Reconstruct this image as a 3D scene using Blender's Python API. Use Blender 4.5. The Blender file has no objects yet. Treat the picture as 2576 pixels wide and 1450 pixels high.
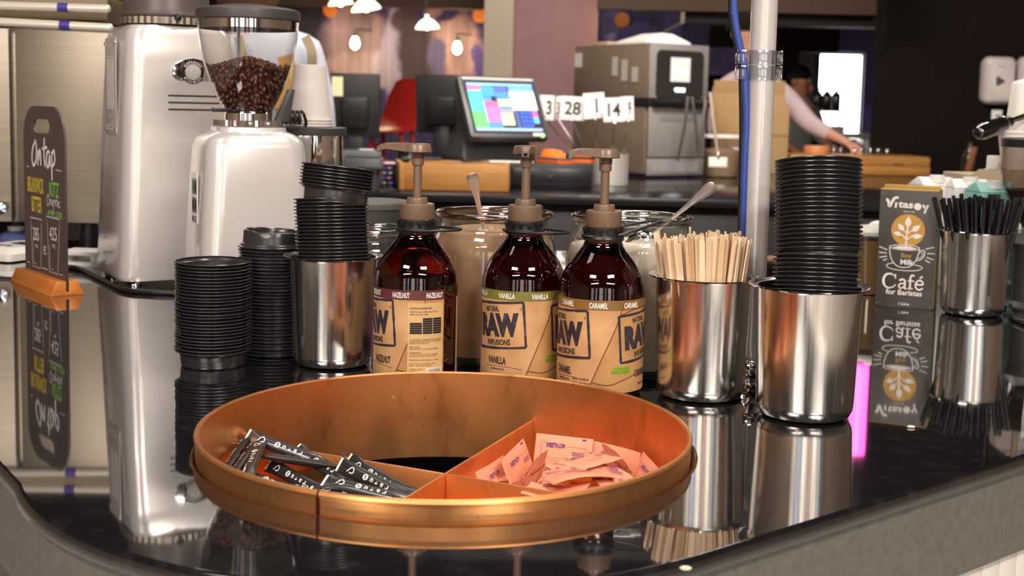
import bpy, bmesh, math, random
from math import sin, cos, pi, radians as R_
from mathutils import Vector, Matrix, Euler
random.seed(7)
SC = bpy.context.scene
COL = SC.collection
V = Vector

# ------------------------------------------------------------------ camera
FPX, PPY, HOR, ROLL, CH = 3100.0, 580.0, 270.0, 0.022, 0.315
pit = math.atan((PPY - HOR) / FPX)
_F = V((0, cos(pit), -sin(pit)))
_up0, _rt0 = V((0, sin(pit), cos(pit))), V((1, 0, 0))
_Rc = cos(ROLL) * _rt0 + sin(ROLL) * _up0
_Uc = -sin(ROLL) * _rt0 + cos(ROLL) * _up0
cam_d = bpy.data.cameras.new('camera')
cam = bpy.data.objects.new('camera', cam_d)
COL.objects.link(cam)
cam.matrix_world = Matrix(((_Rc.x, _Uc.x, -_F.x, 0), (_Rc.y, _Uc.y, -_F.y, 0), (_Rc.z, _Uc.z, -_F.z, CH), (0, 0, 0, 1)))
cam_d.sensor_width = 36
cam_d.lens = FPX * 36 / 2576
cam_d.shift_y = -(725 - PPY) / 2576
cam_d.clip_start = 0.02
cam_d.clip_end = 60
cam_d.dof.use_dof = True
cam_d.dof.focus_distance = 1.36
cam_d.dof.aperture_fstop = 8.8
SC.camera = cam

# ------------------------------------------------------------------ view, world, lights
SC.view_settings.view_transform = 'Standard'
SC.view_settings.look = 'None'
SC.view_settings.exposure = 0.35
SC.view_settings.gamma = 1.0
SC.view_settings.use_curve_mapping = False
wd = bpy.data.worlds.new('world')
SC.world = wd
wd.use_nodes = True
wd.node_tree.nodes['Background'].inputs[0].default_value = (0.5, 0.42, 0.36, 1)
wd.node_tree.nodes['Background'].inputs[1].default_value = 0.06

def area(name, loc, target, sx, sy, power, col=(1, .90, .80), spread=None):
    d = bpy.data.lights.new(name, 'AREA')
    d.shape = 'RECTANGLE'
    d.size, d.size_y, d.energy, d.color = sx, sy, power, col
    if spread: d.spread = R_(spread)
    o = bpy.data.objects.new(name, d)
    COL.objects.link(o)
    o.location = loc
    o.rotation_euler = (V(target) - V(loc)).to_track_quat('-Z', 'Y').to_euler()
    return o

# unseen lights added over the customer side, the service counter and the back bar
area('ceiling_lamp_front_left', (-1.3, -0.6, 2.15), (-0.3, 1.3, 0), 0.9, 0.35, 32)
area('ceiling_lamp_front_right', (1.1, -0.7, 2.15), (0.3, 1.3, 0), 0.9, 0.35, 48)
area('ceiling_lamp_entrance_left', (-2.0, -3.0, 2.35), (-2.0, -3.0, 0), 2.0, 0.5, 90)  # added to light the floor that copper and steel mirror
area('ceiling_lamp_entrance_right', (1.8, -3.0, 2.35), (1.8, -3.0, 0), 2.0, 0.5, 90)
area('ceiling_lamp_counter', (0.2, 1.55, 2.2), (0.1, 1.5, 0), 1.4, 0.3, 20)
area('ceiling_lamp_machine', (-1.1, 1.3, 2.2), (-0.7, 2.1, 0.2), 0.6, 0.6, 4)
area('ceiling_lamp_aisle', (-0.5, 3.4, 2.2), (-0.5, 4.2, 0), 1.6, 0.3, 10)
area('ceiling_lamp_back_bar', (0.6, 3.7, 2.25), (0.6, 5.4, 0), 1.8, 0.3, 105)
area('ceiling_lamp_seating', (0.3, 7.2, 2.3), (0.2, 9.4, 0.4), 1.4, 0.3, 30)  # added to brighten the mauve wall and pillar
area('ceiling_lamp_kitchen', (2.3, 7.6, 2.2), (1.9, 8.0, 0), 1.2, 0.5, 14)

# ------------------------------------------------------------------ pixel helpers: a ray through the lens meets a real plane
def ray(px, py):
    return _F + ((px - 1288) / FPX) * _Rc - ((py - PPY) / FPX) * _Uc
def G(px, py, z=0.0):
    d = ray(px, py)
    return V((0, 0, CH)) + d * ((z - CH) / d.z)
def W(px, py, Y):
    d = ray(px, py)
    return V((0, 0, CH)) + d * (Y / d.y)
def M_(px, Y):
    return px * Y / FPX

# ------------------------------------------------------------------ materials
MATS = {}
def mat(name, col=(.8, .8, .8), rough=.5, metal=0.0, **k):
    if name in MATS: return MATS[name]
    m = bpy.data.materials.new(name)
    m.use_nodes = True
    nt = m.node_tree
    b = nt.nodes['Principled BSDF']
    b.inputs['Base Color'].default_value = (*col, 1)
    b.inputs['Roughness'].default_value = rough
    b.inputs['Metallic'].default_value = metal
    for key, inp in (('ior', 'IOR'), ('coat', 'Coat Weight'), ('coatr', 'Coat Roughness'), ('trans', 'Transmission Weight'), ('spec', 'Specular IOR Level'),
                     ('sss', 'Subsurface Weight'), ('aniso', 'Anisotropic'), ('sheen', 'Sheen Weight')):
        if key in k: b.inputs[inp].default_value = k[key]
    if 'emit' in k:
        b.inputs['Emission Color'].default_value = (*k.get('ecol', col), 1)
        b.inputs['Emission Strength'].default_value = k['emit']
    if 'noise' in k:      # (scale vec, amount colour, detail)
        (sc, c2, lo, hi) = k['noise'][:4]
        tc = nt.nodes.new('ShaderNodeTexCoord')
        mp = nt.nodes.new('ShaderNodeMapping')
        mp.inputs['Scale'].default_value = sc
        nz = nt.nodes.new('ShaderNodeTexNoise')
        nz.inputs['Scale'].default_value = 1.0
        nz.inputs['Detail'].default_value = k['noise'][4] if len(k['noise']) > 4 else 4
        rp = nt.nodes.new('ShaderNodeValToRGB')
        rp.color_ramp.elements[0].position, rp.color_ramp.elements[1].position = lo, hi
        rp.color_ramp.elements[0].color = (*col, 1)
        rp.color_ramp.elements[1].color = (*c2, 1)
        L = nt.links
        L.new(tc.outputs['Object'], mp.inputs[0]); L.new(mp.outputs[0], nz.inputs['Vector'])
        L.new(nz.outputs['Fac'], rp.inputs[0]); L.new(rp.outputs[0], b.inputs['Base Color'])
        if 'rr' in k:
            mr = nt.nodes.new('ShaderNodeMapRange')
            mr.inputs[1].default_value, mr.inputs[2].default_value = .3, .7
            mr.inputs[3].default_value, mr.inputs[4].default_value = k['rr']
            L.new(nz.outputs['Fac'], mr.inputs[0]); L.new(mr.outputs[0], b.inputs['Roughness'])
        if 'bump' in k:
            bp = nt.nodes.new('ShaderNodeBump')
            bp.inputs['Strength'].default_value = k['bump']
            bp.inputs['Distance'].default_value = k.get('bdist', .001)
            L.new(nz.outputs['Fac'], bp.inputs['Height']); L.new(bp.outputs[0], b.inputs['Normal'])
    MATS[name] = m
    return m

def thin_glass(name, tint=(1, 1, 1), rough=.02, lo=.06, hi=.75, ior=1.45):
    """A thin clear wall: sees through, mirrors more towards grazing angles."""
    if name in MATS: return MATS[name]
    m = bpy.data.materials.new(name); m.use_nodes = True
    nt = m.node_tree; nt.nodes.clear()
    o = nt.nodes.new('ShaderNodeOutputMaterial'); mx = nt.nodes.new('ShaderNodeMixShader')
    t = nt.nodes.new('ShaderNodeBsdfTransparent'); g = nt.nodes.new('ShaderNodeBsdfGlossy')
    lw = nt.nodes.new('ShaderNodeLayerWeight'); mr = nt.nodes.new('ShaderNodeMapRange')
    pw = nt.nodes.new('ShaderNodeMath'); pw.operation = 'POWER'; pw.inputs[1].default_value = 2.5
    lw.inputs[0].default_value = .5
    t.inputs[0].default_value = (*tint, 1); g.inputs['Roughness'].default_value = rough
    mr.inputs[3].default_value, mr.inputs[4].default_value = lo, hi
    L = nt.links
    L.new(lw.outputs['Facing'], pw.inputs[0]); L.new(pw.outputs[0], mr.inputs[0]); L.new(mr.outputs[0], mx.inputs[0])
    L.new(t.outputs[0], mx.inputs[1]); L.new(g.outputs[0], mx.inputs[2]); L.new(mx.outputs[0], o.inputs[0])
    MATS[name] = m
    return m

# ------------------------------------------------------------------ mesh builder
_txt = {}
def text_geo(s, bold=0.0, shear=0.0):
    key = (s, bold, shear)
    if key in _txt: return _txt[key]
    c = bpy.data.curves.new('t', 'FONT')
    c.body, c.size, c.offset, c.shear, c.resolution_u = s, 1.0, bold, shear, 3
    o = bpy.data.objects.new('t', c)
    COL.objects.link(o)
    dg = bpy.context.evaluated_depsgraph_get()
    me = bpy.data.meshes.new_from_object(o.evaluated_get(dg))
    vs = [v.co.copy() for v in me.vertices]
    fs = [tuple(p.vertices) for p in me.polygons]
    bpy.data.objects.remove(o); bpy.data.curves.remove(c); bpy.data.meshes.remove(me)
    x0, x1 = min(v.x for v in vs), max(v.x for v in vs)
    y0, y1 = min(v.y for v in vs), max(v.y for v in vs)
    vs = [((v.x - x0) / (x1 - x0) - .5, (v.y - y0) / (y1 - y0) - .5) for v in vs]
    _txt[key] = (vs, fs)
    return _txt[key]

def rrect(w, d, r, n=5):
    pts = []
    for cx, cy, a0 in ((w/2-r, d/2-r, 0), (-w/2+r, d/2-r, 90), (-w/2+r, -d/2+r, 180), (w/2-r, -d/2+r, 270)):
        for i in range(n + 1):
            a = R_(a0 + 90 * i / n)
            pts.append((cx + r * cos(a), cy + r * sin(a)))
    return pts

class MB:
    def __init__(s): s.v, s.f = [], []
    def add(s, vs, fs, M=None):
        b = len(s.v)
        s.v += [(M @ V(v)) if M else V(v) for v in vs]
        s.f += [tuple(i + b for i in f) for f in fs]
        return s
    def box(s, c, sz, M=None):
        x, y, z = (q / 2 for q in sz)
        vs = [V(c) + V((i * x, j * y, k * z)) for i in (-1, 1) for j in (-1, 1) for k in (-1, 1)]
        return s.add(vs, [(0, 1, 3, 2), (4, 6, 7, 5), (0, 4, 5, 1), (2, 3, 7, 6), (0, 2, 6, 4), (1, 5, 7, 3)], M)
    def lathe(s, prof, n=40, M=None, a0=0, a1=360, cap0=False, cap1=False):
        full = abs(a1 - a0) >= 359.9
        m = n if full else n + 1
        vs, fs = [], []
        for (r, z) in prof:
            for i in range(m):
                a = R_(a0 + (a1 - a0) * i / n)
                vs.append((r * cos(a), r * sin(a), z))
        for j in range(len(prof) - 1):
            for i in range(n if full else n):
                k = (i + 1) % m
                fs.append((j*m+i, j*m+k, (j+1)*m+k, (j+1)*m+i))
        if cap0: fs.append(tuple(range(m - 1, -1, -1)))
        if cap1: fs.append(tuple((len(prof)-1)*m + i for i in range(m)))
        return s.add(vs, fs, M)
    def cyl(s, p0, p1, r0, r1=None, n=16):
        return s.tube([p0, p1], [r0, r0 if r1 is None else r1], n)
    def tube(s, pts, r, n=8, closed=False, flat=1.0):
        pts = [V(p) for p in pts]
        N = len(pts)
        rs = r if isinstance(r, (list, tuple)) else [r] * N
        vs, fs = [], []
        up = None
        for i, p in enumerate(pts):
            t = (pts[(i+1) % N] - pts[i-1]) if closed else (pts[min(i+1, N-1)] - pts[max(i-1, 0)])
            t.normalize()
            if up is None:
                up = V((0, 0, 1)) if abs(t.z) < .9 else V((1, 0, 0))
            a = t.cross(up).normalized(); b = a.cross(t).normalized(); up = b
            for k in range(n):
                an = 2 * pi * k / n
                vs.append(p + rs[i] * (cos(an) * a + flat * sin(an) * b))
        for i in range(N if closed else N - 1):
            j = (i + 1) % N
            for k in range(n):
                l = (k + 1) % n
                fs.append((i*n+k, i*n+l, j*n+l, j*n+k))
        if not closed:
            fs.append(tuple(range(n - 1, -1, -1))); fs.append(tuple((N-1)*n + k for k in range(n)))
        return s.add(vs, fs)
    def prism(s, poly, z0, z1, M=None):
        n = len(poly)
        vs = [(x, y, z0) for x, y in poly] + [(x, y, z1) for x, y in poly]
        fs = [tuple(range(n - 1, -1, -1)), tuple(range(n, 2 * n))] + [(i, (i+1) % n, n + (i+1) % n, n + i) for i in range(n)]
        return s.add(vs, fs, M)
    def loft(s, secs, M=None, cap=True):
        n = len(secs[0])
        vs = [p for sec in secs for p in sec]
        fs = [(j*n+i, j*n+(i+1) % n, (j+1)*n+(i+1) % n, (j+1)*n+i) for j in range(len(secs)-1) for i in range(n)]
        if cap: fs += [tuple(range(n-1, -1, -1)), tuple((len(secs)-1)*n+i for i in range(n))]
        return s.add(vs, fs, M)
    def ball(s, c, r, n=12, m=8, M=None):
        r = r if isinstance(r, (tuple, list)) else (r, r, r)
        vs = [(c[0], c[1], c[2] - r[2])]
        for j in range(1, m):
            ph = -pi/2 + pi * j / m
            for i in range(n):
                a = 2 * pi * i / n
                vs.append((c[0] + r[0]*cos(ph)*cos(a), c[1] + r[1]*cos(ph)*sin(a), c[2] + r[2]*sin(ph)))
        vs.append((c[0], c[1], c[2] + r[2]))
        fs = [(0, 1 + (i+1) % n, 1 + i) for i in range(n)]
        for j in range(m - 2):
            for i in range(n):
                fs.append((1+j*n+i, 1+j*n+(i+1) % n, 1+(j+1)*n+(i+1) % n, 1+(j+1)*n+i))
        l = len(vs) - 1
        fs += [(l, 1+(m-2)*n+i, 1+(m-2)*n+(i+1) % n) for i in range(n)]
        return s.add(vs, fs, M)
    def text(s, t, cx, cy, w, h, M=None, bold=0.0, rot=0.0, shear=0.0):
        """flat lettering filling a w x h box centred at cx, cy of the local xy plane"""
        vs, fs = text_geo(t, bold, shear)
        c, q = cos(rot), sin(rot)
        return s.add([(cx + x*w*c - y*h*q, cy + x*w*q + y*h*c, 0) for x, y in vs], fs, M)
    def stroke(s, pts, w, M=None, closed=False):
        """flat brush stroke of width w along 2-D points"""
        P = [V((p[0], p[1])) for p in pts]
        N = len(P); vs = []; fs = []
        ws = w if isinstance(w, (list, tuple)) else [w] * N
        for i in range(N):
            a = P[(i+1) % N] if closed else P[min(i+1, N-1)]
            b = P[i-1] if closed else P[max(i-1, 0)]
            t = (a - b); t = t.normalized() if t.length > 1e-9 else V((1, 0))
            nrm = V((-t.y, t.x)) * ws[i] / 2
            vs += [(*(P[i] + nrm), 0), (*(P[i] - nrm), 0)]
        for i in range(N if closed else N - 1):
            j = (i + 1) % N
            fs.append((2*i, 2*i+1, 2*j+1, 2*j))
        return s.add(vs, fs, M)
    def poly(s, pts, M=None):
        return s.add([(p[0], p[1], 0) for p in pts], [tuple(range(len(pts)))], M)
    def wrap(s, Rr, step=.003):
        """bend flat x,y geometry round an upright cylinder (x = arc length, y = height), seen from -Y"""
        bm = bmesh.new()
        vv = [bm.verts.new((v.x, v.y, v.z)) for v in s.v]
        for f in s.f:
            try: bm.faces.new([vv[i] for i in f])
            except ValueError: pass
        if s.v:
            x0, x1 = min(v.x for v in s.v), max(v.x for v in s.v)
            x = math.floor(x0 / step) * step
            while x < x1:
                g = bm.verts[:] + bm.edges[:] + bm.faces[:]
                bmesh.ops.bisect_plane(bm, geom=g, plane_co=(x, 0, 0), plane_no=(1, 0, 0), dist=1e-7)
                x += step
        bm.verts.index_update()
        s.v = []
        for v in bm.verts:
            a = v.co.x / Rr; r = Rr + v.co.z
            s.v.append(V((r * sin(a), -r * cos(a), v.co.y)))
        s.f = [tuple(v.index for v in f.verts) for f in bm.faces]
        bm.free()
        return s
    def build(s, name, m, parent=None, smooth=35, bevel=0.0, seg=2, kind=None, loc=None, rot=None, M=None):
        me = bpy.data.meshes.new(name)
        me.from_pydata([tuple(v) for v in s.v], [], s.f)
        if bevel > 0:
            bm = bmesh.new(); bm.from_mesh(me)
            bmesh.ops.remove_doubles(bm, verts=bm.verts, dist=1e-6)
            bmesh.ops.recalc_face_normals(bm, faces=bm.faces)
            es = [e for e in bm.edges if len(e.link_faces) == 2 and e.calc_face_angle(0) > R_(30)]
            bmesh.ops.bevel(bm, geom=es, offset=bevel, segments=seg, affect='EDGES', profile=.5)
            bm.to_mesh(me); bm.free()
        if smooth:
            me.polygons.foreach_set('use_smooth', [True] * len(me.polygons))
            me.set_sharp_from_angle(angle=R_(smooth))
        me.update()
        if m: me.materials.append(m)
        o = bpy.data.objects.new(name, me)
        COL.objects.link(o)
        if parent: o.parent = parent
        if loc is not None: o.location = loc
        if rot is not None: o.rotation_euler = rot
        if M is not None: o.matrix_local = M
        if kind: o['kind'] = kind
        return o

def tag(o, label, cat, group=None, kind=None):
    o['label'] = label; o['category'] = cat
    if group: o['group'] = group
    if kind: o['kind'] = kind
    return o
def thing(name, label, cat, loc=(0, 0, 0), rot=(0, 0, 0), group=None):
    o = bpy.data.objects.new(name, None)
    COL.objects.link(o)
    o.empty_display_size = .02
    o.location = loc
    o.rotation_euler = rot if not isinstance(rot, (int, float)) else (0, 0, rot)
    return tag(o, label, cat, group)
def dup(o, loc, rot=None, label=None, group=None, parent=None):
    c = o.copy(); COL.objects.link(c)
    if parent: c.parent = parent
    if loc is not None: c.location = loc
    if rot is not None: c.rotation_euler = rot
    if label: c['label'] = label
    if group: c['group'] = group
    for ch in list(o.children):
        d = dup(ch, None); d.parent = c
    return c
def curve(p, n=8):
    """Catmull-Rom through points"""
    p = [V(q) for q in p]; out = []
    for i in range(len(p) - 1):
        a, b, c, d = p[max(i-1, 0)], p[i], p[i+1], p[min(i+2, len(p)-1)]
        for k in range(n):
            t = k / n
            out.append(.5 * ((2*b) + (c-a)*t + (2*a-5*b+4*c-d)*t*t + (3*b-a-3*c+d)*t**3))
    out.append(p[-1])
    return out
def frame(o, x, up):
    """matrix with origin o, x axis and rough y axis; z = print side"""
    x = V(x).normalized(); z = x.cross(V(up)).normalized(); y = z.cross(x)
    return Matrix(((x.x, y.x, z.x, o[0]), (x.y, y.y, z.y, o[1]), (x.z, y.z, z.z, o[2]), (0, 0, 0, 1)))

# ------------------------------------------------------------------ shared materials
black_gloss = mat('black_stone', (.008, .008, .009), .045, ior=2.0, coat=1.0, coatr=.02,
                  noise=((60, 60, 60), (.022, .021, .022), .5, .8, 8))
steel = mat('brushed_steel', (.88, .86, .83), .20, 1.0, noise=((260, 260, 2), (.78, .76, .73), .35, .65, 3), rr=(.14, .26))
chrome = mat('chrome', (.85, .84, .82), .06, 1.0)
panel_steel = mat('satin_panel_steel', (.37, .325, .26), .46, 1.0, noise=((2, 2, 300), (.31, .27, .215), .3, .7, 2))
def copper_mat():
    m = bpy.data.materials.new('aged_copper'); m.use_nodes = True
    nt = m.node_tree; L = nt.links; b = nt.nodes['Principled BSDF']
    b.inputs['Metallic'].default_value = .9
    tc = nt.nodes.new('ShaderNodeTexCoord')
    def noise(scale, detail, z=1.0):
        mp = nt.nodes.new('ShaderNodeMapping'); mp.inputs['Scale'].default_value = (scale, scale, scale*z)
        n = nt.nodes.new('ShaderNodeTexNoise'); n.inputs['Scale'].default_value = 1; n.inputs['Detail'].default_value = detail
        L.new(tc.outputs['Object'], mp.inputs[0]); L.new(mp.outputs[0], n.inputs['Vector']); return n.outputs['Fac']
    def ramp(src, lo, hi, a, c):
        r = nt.nodes.new('ShaderNodeMapRange'); r.interpolation_type = 'SMOOTHSTEP'
        r.inputs[1].default_value, r.inputs[2].default_value, r.inputs[3].default_value, r.inputs[4].default_value = lo, hi, a, c
        L.new(src, r.inputs[0]); return r.outputs[0]
    def mix(f, a, c):
        x = nt.nodes.new('ShaderNodeMix'); x.data_type = 'RGBA'; L.new(f, x.inputs[0])
        if isinstance(a, tuple): x.inputs[6].default_value = (*a, 1)
        else: L.new(a, x.inputs[6])
        x.inputs[7].default_value = (*c, 1); return x.outputs[2]
    big = noise(13, 6, .6)
    c = mix(ramp(big, .38, .64, 0, 1), (.90, .44, .16), (.70, .295, .105))
    c = mix(ramp(noise(60, 5, .35), .55, .75, 0, .5), c, (.55, .24, .07))
    c = mix(ramp(noise(150, 2), .70, .76, 0, .8), c, (.30, .19, .09))
    c = mix(ramp(noise(120, 1), .24, .20, 0, .6), c, (.95, .70, .50))
    L.new(c, b.inputs['Base Color'])
    L.new(ramp(big, .35, .65, .30, .48), b.inputs['Roughness'])
    bp = nt.nodes.new('ShaderNodeBump'); bp.inputs['Strength'].default_value = .12; bp.inputs['Distance'].default_value = .0006
    L.new(noise(45, 8, .3), bp.inputs['Height']); L.new(bp.outputs[0], b.inputs['Normal'])
    return m
copper = copper_mat()
_old = mat('aged_copper', (.80, .36, .125), .3, 1.0, noise=((34, 34, 20), (.46, .20, .055), .40, .66, 12), rr=(.24, .48), bump=.12, bdist=.0008)
copper_edge = mat('polished_copper', (.78, .40, .20), .18, 1.0)
lid_black = mat('black_lid_plastic', (.026, .025, .026), .24, spec=.8)
black_pl = mat('black_plastic', (.012, .012, .013), .38)
dark_grey = mat('dark_grey_plastic', (.045, .042, .042), .45)
white_pl = mat('white_plastic', (.78, .76, .73), .4)
white_paper = mat('white_paper', (.80, .78, .74), .8)
silver_paint = mat('pearl_silver_paint', (.74, .71, .69), .26, .35, coat=.6, coatr=.06)
brown_pl = mat('taupe_pump_plastic', (.175, .112, .072), .32)
amber = mat('amber_glass', (.30, .018, .008), .015, trans=1.0, ior=1.48, coat=.5, coatr=.01)
wood_tan = mat('birch_wood', (.72, .52, .32), .55, noise=((40, 40, 6), (.60, .41, .23), .3, .7, 6))
wood_orange = mat('orange_beech', (.56, .19, .035), .38, noise=((12, 60, 60), (.44, .13, .02), .3, .7, 6))
wood_brown = mat('honey_oak', (.46, .22, .055), .42, noise=((5, 40, 40), (.34, .15, .035), .3, .7, 6))
glass_jar = thin_glass('jar_glass', (.93, .95, .93), lo=.08, hi=.85)
jar_lip = thin_glass('jar_lip_glass', (.86, .86, .82), lo=.22, hi=.9)
jar_lip_dusty = thin_glass('dusty_jar_lip', (.72, .52, .38), lo=.16, hi=.8, rough=.15)
hopper_pl = thin_glass('clear_hopper_plastic', (.95, .94, .93), lo=.07, hi=1.0)
clear_pl = thin_glass('clear_plastic', (.92, .93, .95), lo=.13, hi=.7, rough=.1)
ink_black = mat('black_ink', (.012, .011, .014), .6)
ink_white = mat('white_ink', (.85, .83, .80), .6)

def flat_mat(name, col, rough=.7, **k): return mat(name, col, rough, **k)

# ------------------------------------------------------------------ setting
def struct(o): o['kind'] = 'structure'; return o
floor_m = mat('pale_terrazzo', (.46, .42, .37), .4, noise=((3, 3, 3), (.56, .52, .47), .3, .7, 8))
dark_ceiling_m = mat('dark_ceiling_paint', (.012, .009, .010), .9)
dark_wall_m = mat('black_brown_wall', (.006, .004, .003), .9, spec=.15, noise=((2, 2, 2), (.010, .006, .005), .3, .7))
warm_wall_m = mat('warm_wall_paint', (.30, .22, .16), .7)
struct(MB().box((0, 3.5, -1.025), (13, 18, .05)).build('floor', floor_m, smooth=0))
struct(MB().box((0, 3.5, 2.475), (13, 18, .05)).build('ceiling', dark_ceiling_m, smooth=0))
struct(MB().box((-5.05, 3.5, .725), (.1, 17.9, 3.45)).build('wall_left', warm_wall_m, smooth=0))
struct(MB().box((5.05, 3.5, .725), (.1, 17.9, 3.45)).build('wall_right', warm_wall_m, smooth=0))

# unseen customer end: glowing panes added for steel stripes and front fill
wf = MB()
pane_x = [(-3.9, -2.9), (-2.3, -1.75), (-1.1, .0), (.55, 1.0), (1.5, 2.5), (3.1, 3.5)]
edges = [-5] + [q for w in pane_x for q in w] + [5]
for i in range(0, len(edges), 2):
    wf.box(((edges[i] + edges[i+1]) / 2, -5.05, .725), (edges[i+1] - edges[i], .1, 3.45))
for a, b in pane_x:
    wf.box(((a+b)/2, -5.05, 2.1), (b-a, .1, .7)); wf.box(((a+b)/2, -5.05, -.95), (b-a, .1, .1))
struct(wf.build('wall_front', mat('brown_shop_wall', (.16, .12, .10), .6), smooth=0))
wcol = [(1, .86, .66), (.55, .70, 1), (1, .93, .80), (1, .55, .62), (1, .90, .74), (.8, .88, 1)]
wstr = [1.6, 2.2, 2.2, 1.2, 2.6, 2.0]
for i, (a, b) in enumerate(pane_x):
    o = MB().box(((a+b)/2, -5.06, .425), (b-a, .02, 2.65)).build('window_%d' % (i+2), mat('lit_shop_window_%d' % i, wcol[i], .3, emit=wstr[i]), smooth=0)
    struct(o)
    fr = MB()
    for x in (a, b): fr.box((x, -5.0, .425), (.05, .06, 2.65))
    fr.box(((a+b)/2, -5.0, .2), (b-a, .05, .05))
    fr.build('window_frame', black_pl, o, smooth=0)

# mural wall of upright boards; the painting is laid out in metres on the wall
YW = 11.5
def mural_mat():
    m = bpy.data.materials.new('painted_mural'); m.use_nodes = True
    nt = m.node_tree; L = nt.links; b = nt.nodes['Principled BSDF']; b.inputs['Roughness'].default_value = .6
    ge = nt.nodes.new('ShaderNodeNewGeometry'); nz = nt.nodes.new('ShaderNodeTexNoise')
    nz.inputs['Scale'].default_value = 2.2; nz.inputs['Detail'].default_value = 5
    L.new(ge.outputs['Position'], nz.inputs['Vector'])
    ad = nt.nodes.new('ShaderNodeVectorMath'); ad.operation = 'MULTIPLY_ADD'
    ad.inputs[1].default_value = (.35, .35, .35)
    L.new(nz.outputs['Color'], ad.inputs[0]); L.new(ge.outputs['Position'], ad.inputs[2])
    cur = None
    base = (.024, .017, .095)
    blobs = [(770, 130, 60, 200, (.020, .013, .028)), (900, 110, 80, 95, (.25, .17, .18)), (905, 170, 85, 40, (.40, .28, .26)), (870, 45, 40, 45, (.30, .20, .22)),
             (985, 120, 28, 130, (.38, .33, .46)), (960, 175, 26, 45, (.44, .36, .42)), (1050, 130, 55, 80, (.055, .032, .035)), (1010, 45, 40, 35, (.07, .04, .05)),
             (1150, 110, 62, 90, (.50, .31, .29)), (1105, 30, 70, 26, (.03, .02, .10)), (1080, 18, 26, 30, (.28, .17, .18)), (1095, 150, 20, 50, (.12, .10, .22)),
             (1195, 150, 16, 50, (.10, .07, .30)), (1545, 70, 40, 50, (.14, .12, .36)), (1545, 95, 20, 18, (.36, .33, .65)), (1610, 100, 60, 40, (.09, .07, .26)), (1690, 80, 20, 60, (.07, .05, .20))]
    for (px, py, rx, ry, c) in blobs:
        w = W(px, py, YW); sx, sz = M_(rx, YW), M_(ry, YW)
        sb = nt.nodes.new('ShaderNodeVectorMath'); sb.operation = 'SUBTRACT'; sb.inputs[1].default_value = (w.x + .17, w.y + .17, w.z + .17)
        sc = nt.nodes.new('ShaderNodeVectorMath'); sc.operation = 'MULTIPLY'; sc.inputs[1].default_value = (1/sx, 0, 1/sz)
        ln = nt.nodes.new('ShaderNodeVectorMath'); ln.operation = 'LENGTH'
        mr = nt.nodes.new('ShaderNodeMapRange'); mr.interpolation_type = 'SMOOTHSTEP'
        mr.inputs[1].default_value, mr.inputs[2].default_value, mr.inputs[3].default_value, mr.inputs[4].default_value = .72, 1.18, 1, 0
        mx = nt.nodes.new('ShaderNodeMix'); mx.data_type = 'RGBA'
        L.new(ad.outputs[0], sb.inputs[0]); L.new(sb.outputs[0], sc.inputs[0]); L.new(sc.outputs[0], ln.inputs[0])
        L.new(ln.outputs['Value'], mr.inputs[0]); L.new(mr.outputs[0], mx.inputs[0])
        if cur is None: mx.inputs[6].default_value = (*base, 1)
        else: L.new(cur, mx.inputs[6])
        mx.inputs[7].default_value = (*c, 1)
        cur = mx.outputs[2]
    # grain streaks of the boards
    mp = nt.nodes.new('ShaderNodeMapping'); mp.inputs['Scale'].default_value = (9, 9, .8)
    n2 = nt.nodes.new('ShaderNodeTexNoise'); n2.inputs['Scale'].default_value = 1.5; n2.inputs['Detail'].default_value = 6
    L.new(ge.outputs['Position'], mp.inputs[0]); L.new(mp.outputs[0], n2.inputs['Vector'])
    r2 = nt.nodes.new('ShaderNodeMapRange'); r2.inputs[1].default_value, r2.inputs[2].default_value, r2.inputs[3].default_value, r2.inputs[4].default_value = .3, .7, .72, 1.12
    hs = nt.nodes.new('ShaderNodeHueSaturation'); L.new(n2.outputs['Fac'], r2.inputs[0]); L.new(r2.outputs[0], hs.inputs['Value'])
    L.new(cur, hs.inputs['Color']); L.new(hs.outputs[0], b.inputs['Base Color'])
    return m
MURAL = mural_mat()
wb = struct(MB().box((0, YW + .1, .725), (10, .1, 3.45)).build('wall_back', dark_wall_m, smooth=0))
bd = MB().box((0, 0, 0), (.0985, .03, 3.2)).build('board', MURAL, wb, bevel=.002, seg=1)
x = W(700, 100, YW).x
bd.location = (x, YW, .7)
while x < W(1790, 100, YW).x:
    x += .1
    dup(bd, (x, YW, .7))
# painted orange wall dots
for k, (px, py, r) in enumerate(((830, 25, 17), (1208, 38, 18), (1565, 50, 18))):
    w = W(px, py, YW - .03)
    tag(MB().lathe([(0, .012), (M_(r, YW), .012), (M_(r, YW) + .004, .0), (0, 0)], 32).build('wall_disc', mat('orange_enamel', (.75, .24, .03), .5), loc=w, rot=(pi/2, 0, 0)),
        ['round orange disc on the mural above the barista', 'round orange disc half behind the beige pillar', 'round orange disc on the purple wall above the oven'][k], 'wall disc', 'orange wall discs')
# timber beams along the top of the mural
for (a, b, y0) in ((700, 1216, 12), (1505, 2215, 22)):
    Yb = 10.9 if a < 1000 else 8.45
    p0, p1 = W(a, y0, Yb), W(b, y0, Yb)
    struct(MB().box(((p0.x+p1.x)/2, Yb + .06, p0.z + .3), (p1.x-p0.x, .1, .6)).build('trim_%d' % a, mat('stained_beam', (.040, .016, .004), .7), smooth=0))
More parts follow.
